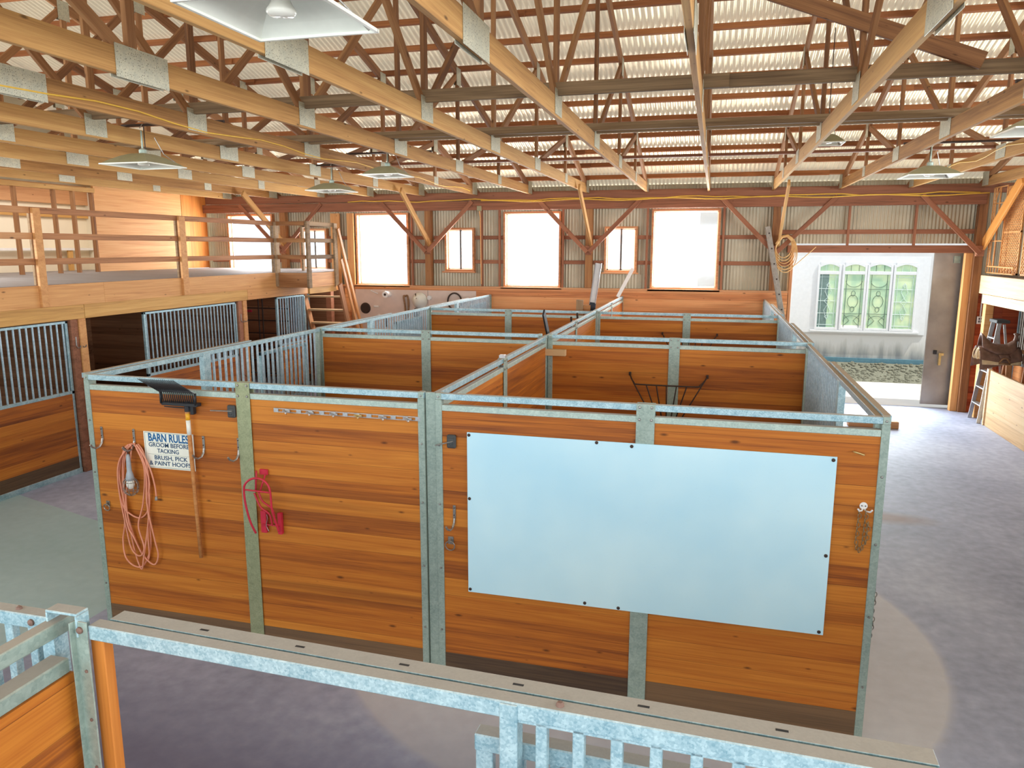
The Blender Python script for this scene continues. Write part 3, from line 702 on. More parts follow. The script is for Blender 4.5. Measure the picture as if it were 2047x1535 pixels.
# rules sign
sg = thing('barn_sign', 'white rules sign with blue lettering behind the rake handle', 'sign', (-2.262, FY-0.006, 1.638))
MB().box(-0.236, 0.236, -0.003, 0.003, -0.153, 0.153).obj('plaque', MP['sign'], sg)
bd = MB()
for (a, b, c, d) in ((-.226, .226, .143, .1455), (-.226, .226, -.1455, -.143), (-.226, -.2235, -.1455, .1455), (.2235, .226, -.1455, .1455)): bd.box(a, b, -0.0036, -0.003, c, d)
for z in (0.064, -0.036): bd.box(-.205, .205, -0.0036, -0.003, z, z+0.0015)
bd.obj('border_line', MP['lead'], sg)
def lettering(txt, parent, x, y, z, size, mat, width=None, bold=0.0, rot=(PI/2, 0, 0), align='CENTER'):
    c = bpy.data.curves.new('lettering', 'FONT'); c.body = txt; c.size = size; c.align_x = align; c.align_y = 'CENTER'
    c.extrude = 0.0006; c.offset = bold; c.resolution_u = 3; c.materials.append(mat)
    o = bpy.data.objects.new('lettering', c); COL.objects.link(o); o.parent = parent; o.location = (x, y, z); o.rotation_euler = rot
    if width:
        bpy.context.view_layer.update(); w = o.dimensions.x
        if w > 0: o.scale = (width/w, 1, 1)
    sc = o.scale.copy(); me = bpy.data.meshes.new_from_object(o); bpy.data.objects.remove(o)
    o = bpy.data.objects.new('lettering', me); COL.objects.link(o); o.parent = parent; o.location = (x, y, z); o.rotation_euler = rot; o.scale = sc
    return o
lettering('BARN RULES', sg, 0.0, -0.004, 0.103, 0.092, MP['blue'], 0.385, 0.0022)
lettering('GROOM BEFORE', sg, 0.0, -0.004, 0.043, 0.050, MP['navy'], 0.385, 0.0006)
lettering('TACKING', sg, -0.01, -0.004, -0.006, 0.050, MP['navy'], 0.205, 0.0006)
lettering('BRUSH, PICK', sg, 0.01, -0.004, -0.064, 0.050, MP['navy'], 0.315, 0.0006)
lettering('& PAINT HOOFS', sg, 0.0, -0.004, -0.112, 0.050, MP['navy'], 0.395, 0.0006)

# plastic fork (rake) hung head up
rk = thing('stall_fork', 'black plastic stall fork hung head up on the left front partition', 'rake', (-2.04, -0.07, 2.04))
p = lambda x, z, y=0: (x, y, z)
MB().tube([(0.012, -0.0, -0.02), (0.015, 0.0, -0.25), (0.022, 0.006, -0.85), (0.027, 0.014, -1.28)], [0.0165, 0.0165, 0.0155, 0.0155], 10).obj('handle', MW['handle'], rk, smooth=True)
MB().tube([(0.0135, 0.0, -0.12), (0.0148, 0.0, -0.24)], 0.0172, 10).obj('handle_label', MP['sign'], rk, smooth=True)
MB().tube([(0.0127, 0, -0.065), (0.0135, 0, -0.12)], 0.0173, 10).obj('handle_label', MP['yellow'], rk, smooth=True)
hd = MB(); hd.tube([(0.015, 0, 0.03), (0.014, 0, -0.05)], 0.022, 10); hd.box(0.035, 0.065, 0.0, 0.04, -0.075, 0.02, 0.004)
hd.box(-0.205, 0.125, -0.03, 0.03, -0.004, 0.022, 0.004); hd.tube([(-0.19, -0.01, -0.018), (-0.1, -0.012, -0.02), (0.01, -0.01, -0.022)], 0.005, 6)
hd.obj('fork_head', MP['black'], rk)
tn = MB()
for i in range(18):
    x = -0.20 + 0.315*i/17
    tn.tube([(x, -0.02, 0.012), (x, -0.03, 0.06), (x*1.0, -0.036, 0.105), (x-0.004, -0.13, 0.165), (x-0.01, -0.25, 0.245)], [0.0055, 0.005, 0.005, 0.0045, 0.0028], 5)
tn.box(-0.205, -0.195, -0.04, -0.02, 0.01, 0.105); tn.box(0.112, 0.122, -0.04, -0.02, 0.01, 0.105)
tn.tube([(-0.20, -0.085, 0.135), (0.113, -0.085, 0.135)], 0.004, 5)
tn.obj('tines', MP['black'], rk, smooth=True)

# bridle hooks
def jhook(x, z, label, group='galvanised J hooks on the front partitions'):
    t = thing('tack_hook', label, 'hook', (x, FY, z), group=group)
    b = MB().box(-0.011, 0.011, -0.005, 0, -0.115, 0.0, 0.002)
    pts = [(0.0, -0.003, -0.10), (0.0, -0.012, -0.135), (-0.004, -0.035, -0.165), (-0.012, -0.065, -0.172), (-0.022, -0.09, -0.158), (-0.028, -0.10, -0.140)]
    b.tube(pts, [0.009, 0.009, 0.008, 0.008, 0.008, 0.009], 7); b.lathe([(0, -0.011), (0.011, 0), (0, 0.011)], -0.029, -0.10, -0.138, 8)
    b.obj('hook_body', MM['steel'], t)
    s = MB(); bolts(s, [(0, -0.02), (0, -0.075)], 0.004, -0.005); s.obj('screw', MM['iron'], t)
    return t
jhook(-2.918, 1.80, 'steel J hook nearest the left edge post of the left front partition')
jhook(-2.60, 1.80, 'steel J hook that carries the coiled orange cord')
jhook(-1.935, 1.785, 'steel J hook just right of the rules sign')
jhook(-1.615, 1.79, 'steel J hook beside the greenish middle plate of the left front partition')
jhook(0.182, 1.40, 'pale J hook on the right front partition left of the white board')

# coiled cord with caged work lamp
wl = thing('work_lamp', 'coiled orange extension cord with a caged work lamp on a hook', 'work lamp', (-2.60, -0.05, 1.68))
def spl(P, n=8, closed=False):
    P = [Vector(q) for q in P]; m = len(P); out = []
    for i in range(m if closed else m-1):
        a, b, c, d = (P[(i-1) % m] if closed or i else P[0]), P[i], P[(i+1) % m], (P[(i+2) % m] if closed or i+2 < m else P[-1])
        for k in range(n):
            t = k/n; out.append(0.5*((2*b) + (c-a)*t + (2*a-5*b+4*c-d)*t*t + (3*b-a-3*c+d)*t**3))
    if not closed: out.append(P[-1])
    return out
loops = [
 [(0, 0), (-.10, -.06), (-.172, -.32), (-.15, -.52), (-.09, -.60), (0, -.64), (.07, -.59), (.115, -.46), (.14, -.25), (.11, -.07), (.05, 0.0)],
 [(.02, .004), (-.07, -.05), (-.145, -.25), (-.11, -.6), (-.06, -.85), (.03, -1.0), (.075, -.955), (.09, -.75), (.13, -.4), (.10, -.1)],
 [(.0, -.01), (-.08, -.1), (-.135, -.4), (-.155, -.7), (-.18, -.85), (-.155, -1.0), (-.07, -1.07), (.01, -1.05), (.09, -.86), (.10, -.5), (.15, -.3), (.08, -.04)],
 [(.03, .0), (.09, -.12), (.12, -.35), (.11, -.62), (.03, -.98), (-.01, -1.09), (-.06, -1.0), (-.09, -.8), (-.10, -.5), (-.05, -.28), (.0, -.02)],
 [(.05, -.01), (.12, -.2), (.115, -.5), (.155, -.8), (.165, -.95), (.11, -1.04), (.02, -.96), (-.05, -.8), (-.10, -.72), (-.13, -.55), (-.10, -.2), (-.02, -.01)],
 [(.01, .0), (-.12, -.15), (-.16, -.38), (-.13, -.75), (-.09, -.92), (0, -.965), (.05, -.88), (.0, -.7), (.06, -.5), (.11, -.2), (.06, -.02)],
]
cb = MB()
for k, lp in enumerate(loops):
    cb.tube(spl([(x, 0.012*math.sin(i*1.3+k*2)-0.004*k+0.004, z) for i, (x, z) in enumerate(lp)], 7), 0.0068, 6)
cb.tube(spl([(.05, -.01, 0), (.12, -.02, -.08), (.17, -.015, -.2), (.195, -.01, -.33), (.20, -.008, -.44)], 7), 0.0068, 6)
cb.obj('cord', MP['cord'], wl, smooth=True)
MB().lathe([(0.009, 0.02), (0.013, 0.0), (0.013, -0.012), (0, -0.012)], 0.20, -0.01, -0.45, 10).obj('plug', MM['steel'], wl)
wh = MB().lathe([(0.010, 0.0), (0.016, -0.03), (0.019, -0.10), (0.019, -0.14), (0.028, -0.17), (0.033, -0.20), (0.033, -0.22)], -0.02, -0.035, -0.08, 14)
wh.obj('lamp_handle', MP['clear'], wl, smooth=True)
MB().lathe([(0.014, -0.19), (0.032, -0.235), (0.034, -0.26), (0.02, -0.29), (0, -0.30)], -0.02, -0.035, -0.08, 14).obj('bulb', MP['bulb'], wl, smooth=True)
cg = MB()
for q in range(10):
    a = 2*PI*q/10
    cg.tube(spl([(-0.02+r*math.cos(a), -0.035+r*0.75*math.sin(a), -0.08+h) for (r, h) in ((.034, -.20), (.062, -.235), (.068, -.28), (.055, -.325), (.02, -.35), (.0, -.353))], 4), 0.0022, 5)
for h, r in ((-.235, .062), (-.29, .067), (-.33, .05)): cg.tube([(-0.02+r*math.cos(2*PI*i/20), -0.035+r*0.75*math.sin(2*PI*i/20), -0.08+h) for i in range(20)], 0.0022, 5, closed=True)
cg.obj('cage', MM['steel'], wl)
MB().tube([(-.02, -.03, -.08), (-.025, -.04, -.04), (-.05, -.045, -.015), (-.06, -.03, -.03)], 0.004, 6).obj('hanging_hook', MM['iron'], wl)

# small hardware
def ring(x, z, label, s=1.0):
    t = thing('tie_ring', label, 'ring', (x, FY, z))
    MB().box(-0.022*s, 0.022*s, -0.006, 0, -0.03*s, 0.03*s, 0.002).obj('ring_plate', MM['steel'], t)
    MB().tube([(0, -0.004, 0.012), (0, -0.02, 0.005), (0, -0.02, -0.012), (0, -0.004, -0.018)], 0.005, 6).obj('staple', MM['steel'], t)
    MB().tube([(0.036*s*math.cos(2*PI*i/24), -0.022-0.004*math.sin(2*PI*i/24), -0.036*s+0.036*s*math.sin(2*PI*i/24)) for i in range(24)], 0.0045, 6, closed=True).obj('ring', MM['steel'], t)
ring(-2.924, 1.13, 'small steel tie ring low beside the left edge post', 0.8)
ring(0.152, 1.125, 'steel tie ring below the pale hook, left of the white board')
def boxlatch(x, z, label, rodx0, rodx1, tilt):
    t = thing('blanket_bar_bracket', label, 'bracket', (x, FY, z))
    b = MB().box(-0.034, 0.034, -0.028, 0, -0.05, 0.05, 0.008); b.box(-0.026, 0.026, -0.036, -0.026, -0.038, 0.03, 0.005)
    b.tube(arc(0, -0.005, 0.018, PI, 2*PI, 8, -0.038), 0.003, 5); b.obj('bracket', MP['blackbox'], t)
    MB().tube([(rodx0, -0.045, -tilt), (0.02, -0.04, 0.008)], 0.005, 6).obj('rod', MM['steel'], t)
boxlatch(-1.648, 2.005, 'dark bracket with a thin rod beside the middle plate of the left partition', -0.17, 0, -0.004)
boxlatch(0.172, 1.888, 'dark bracket with a thin rod at the upper left of the white board', -0.115, 0, 0.03)

# bridle rack strip
br = thing('bridle_rack', 'long pale metal bridle rack strip under the top of the left partition', 'rack', (-0.675, FY, 2.036))
st = MB()
st.box(-0.595, 0.595, -0.005, 0, 0.010, 0.016); st.box(-0.595, 0.595, -0.005, 0, -0.016, -0.010)
for i in range(13):
    x = -0.585 + 1.17*i/12; st.box(x-0.02, x+0.02, -0.006, 0, -0.016, 0.016)
st.obj('strip', MM['alu'], br)
for i in range(6):
    x = -0.49 + 0.2*i
    c = MB().box(x-0.035, x+0.03, -0.016, -0.005, -0.010, 0.006, 0.002); c.tube([(x-0.03, -0.01, 0.004), (x+0.02, -0.05, -0.014), (x+0.035, -0.085, 0.0)], 0.006, 6)
    c.obj('peg', MM['brass'] if i == 3 else MM['alu'], br)

# red folding saddle rack
sr_ = thing('saddle_rack', 'red folding saddle rack hanging from the left front partition', 'saddle rack', (-1.36, FY, 1.26))
fr = MB()
hoop = [(-.10, -.07, -.22), (-.13, -.09, -.12), (-.155, -.10, .02), (-.163, -.10, .14), (-.145, -.10, .195), (-.10, -.095, .232), (-.045, -.09, .243), (.01, -.09, .23), (.05, -.09, .19), (.064, -.09, .13), (.07, -.09, 0.0), (.085, -.075, -.10), (.10, -.06, -.19)]
fr.tube(spl(hoop, 6), 0.0085, 8)
fr.tube([(-.16, -.10, .145), (.066, -.09, .135)], 0.007, 7)
fr.tube(spl([(-.10, -.06, .11), (-.05, -.06, .0), (.02, -.05, -.06), (.035, -.045, -.15)], 6), 0.0075, 7)
fr.tube(spl([(-.06, -.06, .12), (-.03, -.06, .05), (.05, -.05, -.02), (.06, -.045, -.13)], 6), 0.0075, 7)
fr.tube([(-.075, -.05, .29), (-.085, -.06, .13)], 0.007, 7); fr.tube([(-.01, -.03, .26), (-.05, -.06, .12)], 0.007, 7)
fr.tube([(-.06, -.04, -.15), (.09, -.04, -.155)], 0.006, 6)
fr.obj('hoop_frame', MP['red'], sr_, smooth=True)
for q in ((-.075, -.025, -.035, -.002, -.225, -.045, .003), (.075, .11, -.035, -.002, -.225, -.05, .003), (-.07, .0, -.02, -.002, .25, .295, .003)): MB().box(*q).obj('mounting_plate', MP['red'], sr_)
MB().tube(spl([(-.005, -.05, -.06), (.0, -.055, -.1), (-.012, -.055, -.15), (.004, -.05, -.20)], 5), 0.003, 5).obj('chain', MM['steel'], sr_)

# chain on a double hook
ch = thing('chain_hook', 'white double hook with a hanging brass chain right of the white board', 'chain', (2.945, FY, 1.64))
hk = MB().lathe([(0.024, 0), (0.024, -0.004), (0, -0.006)], 0, 0, 0.012, 14, 'y')
hk.tube([(-.002, -.004, 0), (-.012, -.02, -.015), (-.03, -.04, -.012), (-.04, -.05, .003)], .0055, 7); hk.tube([(.002, -.004, 0), (.014, -.02, -.017), (.034, -.04, -.014), (.044, -.05, .002)], .0055, 7)
hk.obj('double_hook', MP['white'], ch)
sc_ = MB(); bolts(sc_, [(-.011, .013), (.011, .013)], .004, -.005); sc_.obj('screw', MM['iron'], ch)
lk = MB()
def link(mb, x, y, z, ang, h=0.034, w=0.010, r=0.0032):
    pts = []
    for i in range(14):
        a = 2*PI*i/14; ux = w*math.cos(a); uz = (h/2)*math.sin(a)
        pts.append((x+ux*math.cos(ang), y+ux*math.sin(ang), z+uz))
    mb.tube(pts, r, 5, closed=True)
for (sx, k0, top) in ((-.028, 8, -.02), (.012, 8, -.02), (.03, 5, -.10)):
    for i in range(k0): link(lk, sx-0.001*i + (0.006 if i % 2 else 0), -.028, top-0.036*i*0.82, 0.2 if i % 2 else 1.2)
for (x, z) in ((-.024, -.262), (-.008, -.278), (.006, -.26)): link(lk, x, -.028, z, 0.6)
lk.obj('chain', MM['chain'], ch, smooth=True)
hd2 = tag(MB().tube(spl([(2.858, FY, 2.004), (2.862, FY-.03, 2.008), (2.895, FY-.034, 2.0), (2.915, FY-.03, 1.992), (2.919, FY, 1.99)], 5), 0.006, 6).obj('pull_handle', MM['brass'], smooth=True), 'small brass pull handle above the chain near the right edge post', 'handle')
lc = MB()
for i in range(12): link(lc, 3.068+0.004*math.sin(i), 0.02, 1.07-0.029*i, 0.3 if i % 2 else 1.4)
tag(lc.obj('hanging_chain', MM['steel'], smooth=True), 'thin steel chain hanging down the outer side of the right edge post', 'chain')

# hay racks
def hayrack(x, y, z, label, s=1.0):
    t = thing('hay_rack', label, 'hay rack', (x, y, z), group='iron corner hay racks')
    b = MB(); w = 0.42
    b.tube(spl([(-.445, -.0, .0), (-.42, -.10, -.03), (-.37, -.26, -.06), (-.33, -.30, -.07), (0, -.31, -.07), (.33, -.30, -.07), (.37, -.26, -.06), (.42, -.10, -.03), (.445, 0, 0)], 6), 0.009, 7)
    b.obj('top_hoop', MM['iron'], t, smooth=True)
    r = MB()
    for i in range(7):
        u = -1 + 2*i/6; xt = u*0.34 if abs(u) < 0.99 else u*0.42; yt = -.305 if abs(u) < .99 else -.12
        r.tube([(xt, yt, -.07 if abs(u) < .99 else -.03), (u*0.12, -.03, -.60)], 0.0075, 6)
    r.tube([(-.13, -.03, -.60), (.13, -.03, -.60)], 0.008, 6)
    r.obj('rods', MM['iron'], t, smooth=True)
    for q in (-1, 1): MB().box(q*.445-.014, q*.445+.014, -.01, .012, -.022, .022, .003).obj('mounting_lug', MM['iron'], t)
hayrack(1.487, 3.845, 1.80, 'dark iron hay rack on the partition behind the white board stall')
hayrack(1.60, 7.825, 1.85, 'dark iron hay rack on the rearmost right partition')

# things standing in and over the middle stalls
tag(lumber('black_board', (-0.105, 6.45, 0.03), (-0.10, 4.22, 2.47), 0.10, 0.022, MP['black'], up=(1, 0, 0.0)), 'black painted board sticking up over the divider at its second post', 'board')
for k, (a, b, w) in enumerate((((-.12, 7.10, 0.01), (-.12, 6.237, 2.235), 'nearer'), ((-.12, 7.72, 0.01), (-.12, 6.764, 2.25), 'farther'))):
    tag(MB().tube([a, b], 0.016, 8).obj('fork_handle', MM['iron']), 'thin dark tool handle leaning on the divider, %s of two' % w, 'handle', 'tool handles on the divider')
tag(lumber('plank', (-0.46, 8.80, 0.01), (-0.372, 8.45, 2.345), 0.125, 0.04, MW['grey'], up=(0, 1, 0)), 'weathered plank end standing in the rear left stall beside the divider', 'board')
tag(lumber('plank', (-0.30, 8.85, 0.01), (-0.25, 8.50, 2.25), 0.13, 0.04, MW['post'], up=(0, 1, 0)), 'short brown board standing between the weathered plank and the white gutter', 'board')
gt = thing('gutter_length', 'long white channel length with a black sleeve standing up from the rear stall', 'gutter', (0, 0, 0))
lumber('channel', (-.155, 8.55, 2.28), (-.038, 8.40, 3.0), 0.105, 0.008, MP['white'], gt, up=(0, 1, 0))
for s in (-1, 1):
    lumber('channel_lip', (-.155+s*.052, 8.535, 2.28), (-.038+s*.052, 8.385, 3.0), 0.012, 0.045, MM['alu'], gt, up=(0, 1, 0))
lumber('sleeve', (-.40, 9.0, 0.01), (-.152, 8.55, 2.30), 0.118, 0.03, MP['grip'], gt, up=(0, 1, 0))
tag(lumber('white_batten', (0.0, 10.98, 2.25), (0.262, 11.35, 2.84), 0.075, 0.02, MP['white'], up=(0, 1, 0.2)), 'white batten leaning against the back wall behind the divider', 'board')
ws = thing('hanging_strap', 'narrow strap with a buckle hanging over the near divider rail', 'strap', (0.0, 1.95, 2.21))
MB().box(-.026, -.022, -.014, .014, -.36, .035, .001).obj('strap', MP['leather2'], ws)
MB().box(-.03, .03, -.03, .03, -.03, .035, .004).obj('buckle', MM['alu'], ws)
tag(MB().box(-.03, .27, 3.78, 3.852, 1.985, 2.063, .004).obj('wooden_cleat', MW['pale']), 'short pale wooden block fixed beside the second post of the divider', 'block')

# ================================================================ NEAR STALL (foreground)
near = 0.033
def nl(x, y): return (0.316 + x*math.cos(-near) - y*math.sin(-near), -3.44 + x*math.sin(-near) + y*math.cos(-near), 0)
nf = thing('near_stall_enclosure', 'near galvanised stall front across the bottom of the picture, right part', 'stall front', nl(0, 0), -near)
MB().box(0.004, 4.0, -.022, .022, SH-.043, SH, .003).obj('top_rail', MM['galv'], nf)
ep = MB().box(-.036, .008, -.030, -.025, .0, SH+.012, .001); ep.box(-.036, -.033, -.046, -.025, 0, SH+.012, .0005); ep.box(-.066, -.036, -.021, -.016, 0, SH-.02, .0005); ep.obj('corner_post', MM['galv_old'], nf)
lumber('edge_board', (.013, .012, 0), (.013, .012, SH-.045), .034, .046, MW['stallplain'], nf, up=(1, 0, 0))
pt = MB(); pt.box(0.03, 2.13, .030, .084, SH-.022, SH-.002, .001); pt.obj('track_hood', MM['galv'], nf)
so = MB()
for i in range(6): so.box(.30*i+.315, .30*i+.342, .052, .060, SH-.004, SH-.0016)
so.obj('hood_slot', MP['black'], nf)
MB().box(1.206, 1.250, -.026, .022, 0.0, SH-.004, .002).obj('door_post', MM['galv'], nf)
gb = MB()
for i in range(29):
    x = 1.305 + .0872*i; gb.box(x-.0135, x+.0135, -.018, .008, 1.2, SH-.043, .002)
gb.box(1.25, 4.0, -.018, .012, SH-.05, SH-.043); gb.obj('grille', MM['galv'], nf)
for (x, z) in ((-.014, SH-.012),): MB().lathe([(.0105, 0), (.010, -.005), (.006, -.008), (0, -.009)], x, -.03, z, 10, 'y').obj('bolt', MM['rust'], nf)
for z in (2.10, 1.95, 1.80): MB().lathe([(.005, 0), (.005, -.003), (0, -.004)], -.006, -.03, z, 8, 'y').obj('bolt', MM['rust'], nf)
MB().lathe([(.010, 0), (.009, .006), (.006, .010), (0, .012)], 1.345, .0, SH, 10).obj('bolt', MM['rust'], nf)
nd = thing('near_sliding_door', 'galvanised sliding door leaf behind the near grille at the bottom of the picture', 'sliding door', nl(0, 0), -near)
f = MB().box(1.12, 1.165, .05, .075, .1, 2.085, .002).box(1.12, 3.2, .04, .085, 2.045, 2.09, .003).box(1.165, 3.2, .05, .08, 1.93, 1.97, .002); f.obj('door_frame', MM['galv'], nd)
b = MB(); 
for i in range(22): b.box(1.22+.09*i, 1.245+.09*i, .052, .074, 1.2, 2.045)
b.obj('door_grille', MM['galv'], nd)
MB().lathe([(.012, 0), (.010, -.006), (0, -.008)], 1.143, .05, 2.06, 8, 'y').obj('bolt', MM['steel'], nd)
rh = thing('ribbed_hose', 'bit of red ribbed hose showing between the near grille bars', 'hose', nl(0, 0), -near)
pts = [(1.17+.008*i, .11+.02*math.sin(i*.06), 2.0+.006*math.sin(i*.1)) for i in range(40)]
MB().tube(pts, [.014+.002*(i % 2) for i in range(40)], 8).obj('hose', MP['red'], rh)

# partition running towards the camera from the near corner post
np_ = thing('near_partition', 'near stall partition running towards the camera at the lower left', 'stall partition', (0.203, -3.452, 0), -PI/2)
MB().box(-.03, 2.6, -.022, .022, SH-.043, SH, .003).obj('top_rail', MM['galv_old'], np_)
MB().box(.012, 2.6, -.020, .044, 2.085, 2.13, .004).obj('board_rail', MM['galv_old'], np_)
MB().box(.008, 2.6, -.016, .050, .2, 2.085).obj('board_panel', MW['stall'], np_)
cp = tag(MB().box(.188, .294, -3.472, -3.428, 2.262, 2.270, .002).box(.188, .194, -3.472, -3.428, 2.20, 2.262, .001).box(.288, .294, -3.472, -3.428, 2.20, 2.262, .001).obj('joint_cap', MM['galv']), 'galvanised U shaped cap over the near corner of the stall frames', 'bracket')
lf = thing('near_stall_enclosure', 'near galvanised stall front with bars at the lower left corner', 'stall front', (0.17, -3.432, 0), PI)
MB().box(0.0, 3.0, -.022, .022, SH-.043, SH, .003).obj('top_rail', MM['galv'], lf)
g = MB()
for i in range(30): g.box(.055+.085*i, .085+.085*i, -.012, .012, 1.2, SH-.043, .002)
g.box(-.02, .022, -.024, .024, 0, SH-.043); g.obj('grille', MM['galv'], lf)
MB().lathe([(.0105, 0), (.010, .005), (0, .009)], .055, .022, SH-.022, 10, 'y').obj('bolt', MM['rust'], lf)
MB().lathe([(.009, 0), (.008, .006), (0, .012)], .12, 0, SH, 10).obj('bolt', MM['rust'], lf)

# ================================================================ LEFT LOFT AND STALLS UNDER IT
LX = -6.88
lp_ = thing('loft_platform', 'left hay loft platform with a pale board edge above the aisle stalls', 'loft', (0, 0, 0))
MB().box(-10.49, LX-.02, -7.5, 11.73, 2.72, 2.76).box(LX-.02, -6.17, 9.02, 10.22, 2.72, 2.76).obj('loft_deck', MW['deck'], lp_)
lumber('edge_board', (LX+.0, -7.4, 2.605), (LX+.0, 4.33, 2.605), 0.04, 0.30, MW['fascia'], lp_)
lumber('edge_board', (LX+.0, 4.33, 2.605), (LX+.0, 9.0, 2.605), 0.04, 0.30, MW['fascia'], lp_)
lumber('edge_board', (LX+.02, 9.0, 2.60), (-6.15, 9.0, 2.60), 0.04, 0.30, MW['post'], lp_)
lumber('edge_board', (-6.15, 9.0, 2.60), (-6.15, 10.22, 2.60), 0.04, 0.30, MW['fascia'], lp_)
lumber('edge_board', (-6.15, 10.24, 2.60), (-6.95, 10.24, 2.60), 0.04, 0.30, MW['post'], lp_)
lumber('beam', (LX-.03, -7.4, 2.355), (LX-.03, 3.93, 2.355), 0.09, 0.205, MW['beam'], lp_)
lumber('beam', (LX-.03, 3.935, 2.355), (LX-.03, 7.93, 2.355), 0.09, 0.205, MW['beam'], lp_)
lumber('beam', (LX-.03, 7.935, 2.355), (LX-.03, 11.73, 2.355), 0.09, 0.205, MW['fascia'], lp_)
lumber('beam', (-6.17, 9.05, 2.385), (-6.17, 10.2, 2.385), 0.05, 0.13, MW['beam'], lp_)
jm = MB()
for i in range(30):
    y = -7.2+.62*i; jm.box(-10.48, LX-.1, y, y+.04, 2.48, 2.72)
jm.obj('joist', MW['dark'], lp_)
def loft_post(y, lab):
    t = thing('stall_post', lab, 'post', (LX-.02, y, 0), group='posts under the left loft')
    MB().box(-.09, .02, -.13, -.005, 0, 2.252, .006).obj('post', MW['brown'], t); MB().box(-.10, .04, .0, .125, 0, 2.252, .006).obj('post_half', MW['fascia'], t)
    for dy in (-.07, .03):
        b = MB().box(.02, .027, dy-.01, dy+.01, 1.86, 2.0)
        b.tube([(.027, dy, 1.87), (.05, dy, 1.84), (.075, dy+.01, 1.845), (.085, dy+.015, 1.875)], .008, 6); b.obj('hook', MM['steel'], t)
loft_post(3.81, 'timber post under the loft with two coat hooks, nearer one')
loft_post(7.76, 'timber post under the loft beside the dark gated opening, farther one')

# loft railing
rl = thing('loft_railing', 'three rail timber railing along the left loft edge', 'railing', (0, 0, 0))
for (y, w, z0) in ((-.9, .13, 2.46), (3.25, .12, 2.462), (6.12, .15, 2.46), (9.0, .13, 2.47)):
    MB().box(LX+.02, LX+.065, y-w/2, y+w/2, z0, 3.785, .004).obj('railing_post', MW['fascia'] if y < 7 else MW['grey'], rl)
    MB().box(LX-.075, LX-.035, y-w/2+.03, y+w/2+.06, 2.50, 3.76, .004).obj('railing_post_back', MW['grey'], rl)
for z in (3.755, 3.415, 3.075):
    lumber('railing_board', (LX-.01, -7.0, z), (LX-.01, 3.2, z), .04, .085, MW['rail'], rl)
    lumber('railing_board', (LX-.012, 3.2, z), (LX-.012, 9.0, z), .04, .085, MW['rail'], rl)
    lumber('railing_board', (LX+.02, 9.0, z), (-6.17, 9.0, z), .04, .085, MW['post'], rl)
    lumber('railing_board', (-6.16, 9.0, z), (-6.16, 10.2, z), .04, .085, MW['grey'], rl)
    lumber('railing_board', (-6.2, 10.18, z+.0), (-6.95, 10.18, z+.0), .04, .085, MW['grey'], rl) if z > 3.7 else None
MB().box(-6.15, -6.10, 8.96, 9.09, 2.44, 3.80, .004).obj('railing_post', MW['grey'], rl)
MB().box(-6.14, -6.095, 10.10, 10.24, 2.44, 3.79, .004).obj('railing_post', MW['grey'], rl)
MB().box(-6.95, -6.90, 10.14, 10.22, 2.76, 3.75, .004).obj('railing_post', MW['grey'], rl)

# ladder stairs from the loft
stt = thing('loft_stairs', 'steep timber stairs with a double handrail from the left loft', 'stairs', (0, 0, 0))
sdir = (0.02, 0.82, -2.35)
for x in (-7.02, -6.07):
    lumber('stringer', (x, 10.22, 2.47), (x+.03, 11.12, 0.0), .045, .16, MW['rail'], stt, up=(0, 1, .3))
for i in range(7):
    z = 2.18-.31*i; y = 10.27 + (2.47-z)*.365
    lumber('tread', (-7.0, y, z), (-6.09, y, z), .19, .035, MW['pale'] if i < 3 else MW['rail'], stt)
lumber('handrail', (-6.07, 10.22, 3.68), (-6.0, 11.5, .45), .04, .085, MW['fascia'], stt, up=(0, 1, .3))
lumber('handrail', (-6.03, 10.24, 3.02), (-5.98, 11.35, .2), .04, .085, MW['fascia'], stt, up=(0, 1, .3))

# stalls under the loft
def loft_front(y0, y1, label, fx=LX-.06):
    t = thing('stall_enclosure', label, 'stall front', (fx, y0, 0), PI/2, 'barred stall fronts under the left loft'); L = y1-y0
    bars(MB(), .07, L-.07, 1.23, 2.21, .098, .0135).obj('grille', MM['galv_bar'], t)
    f = MB().box(0, L, -.022, .022, 1.185, 1.23, .003).box(0, L, -.022, .022, 2.20, 2.235, .003).box(0, .04, -.022, .022, 0, 2.235, .003).box(L-.04, L, -.022, .022, 0, 2.235, .003)
    f.obj('frame', MM['galv'], t)
    MB().box(.04, L-.04, -.019, .019, .26, 1.185).obj('board_panel', MW['stall'], t)
    MB().box(.04, L-.04, -.021, .021, .08, .26).obj('kick_board', MW['kick'], t)
    MB().box(0, L, -.03, .03, 0, .08, .003).obj('bottom_rail', MM['galv'], t)
loft_front(-1.6, 3.66, 'barred stall front under the loft at the left edge, before the first post')
loft_front(5.16, 7.62, 'barred stall front under the loft between its two posts')
loft_front(9.02, 10.16, 'barred stall front under the loft just before the steep stairs')
loft_front(10.2, 11.2, 'barred stall front set back under the loft behind the stairs', -7.42)
struct(MB().box(-10.55, -10.5, YF, 11.8, 0, 2.72).obj('wall_left', MW['dark']))
for y, w in ((3.80, 'nearer'), (7.78, 'farther')):
    tag(MB().box(-10.5, LX-.14, y-.03, y+.03, 0, 2.48).obj('stall_divider', MW['dark']), 'dark boarded divider inside the stalls under the loft, %s one' % w, 'stall partition')
gt2 = thing('pipe_gate', 'dull pipe gate standing in the dark stall under the loft', 'gate', (-8.7, 9.6, 0))
g = MB()
for z in (.5, .8, 1.1, 1.4, 1.68, 1.95, 2.2): g.tube([(0, 0, z), (1.7, 0, z)], .013, 6)
for x in (0, .95, 1.05, 1.7): g.tube([(x, 0, .4), (x, 0, 2.25)], .016, 6)
g.box(-.02, .02, -.02, .02, 0, .45); g.obj('gate_frame', MM['iron'], gt2)
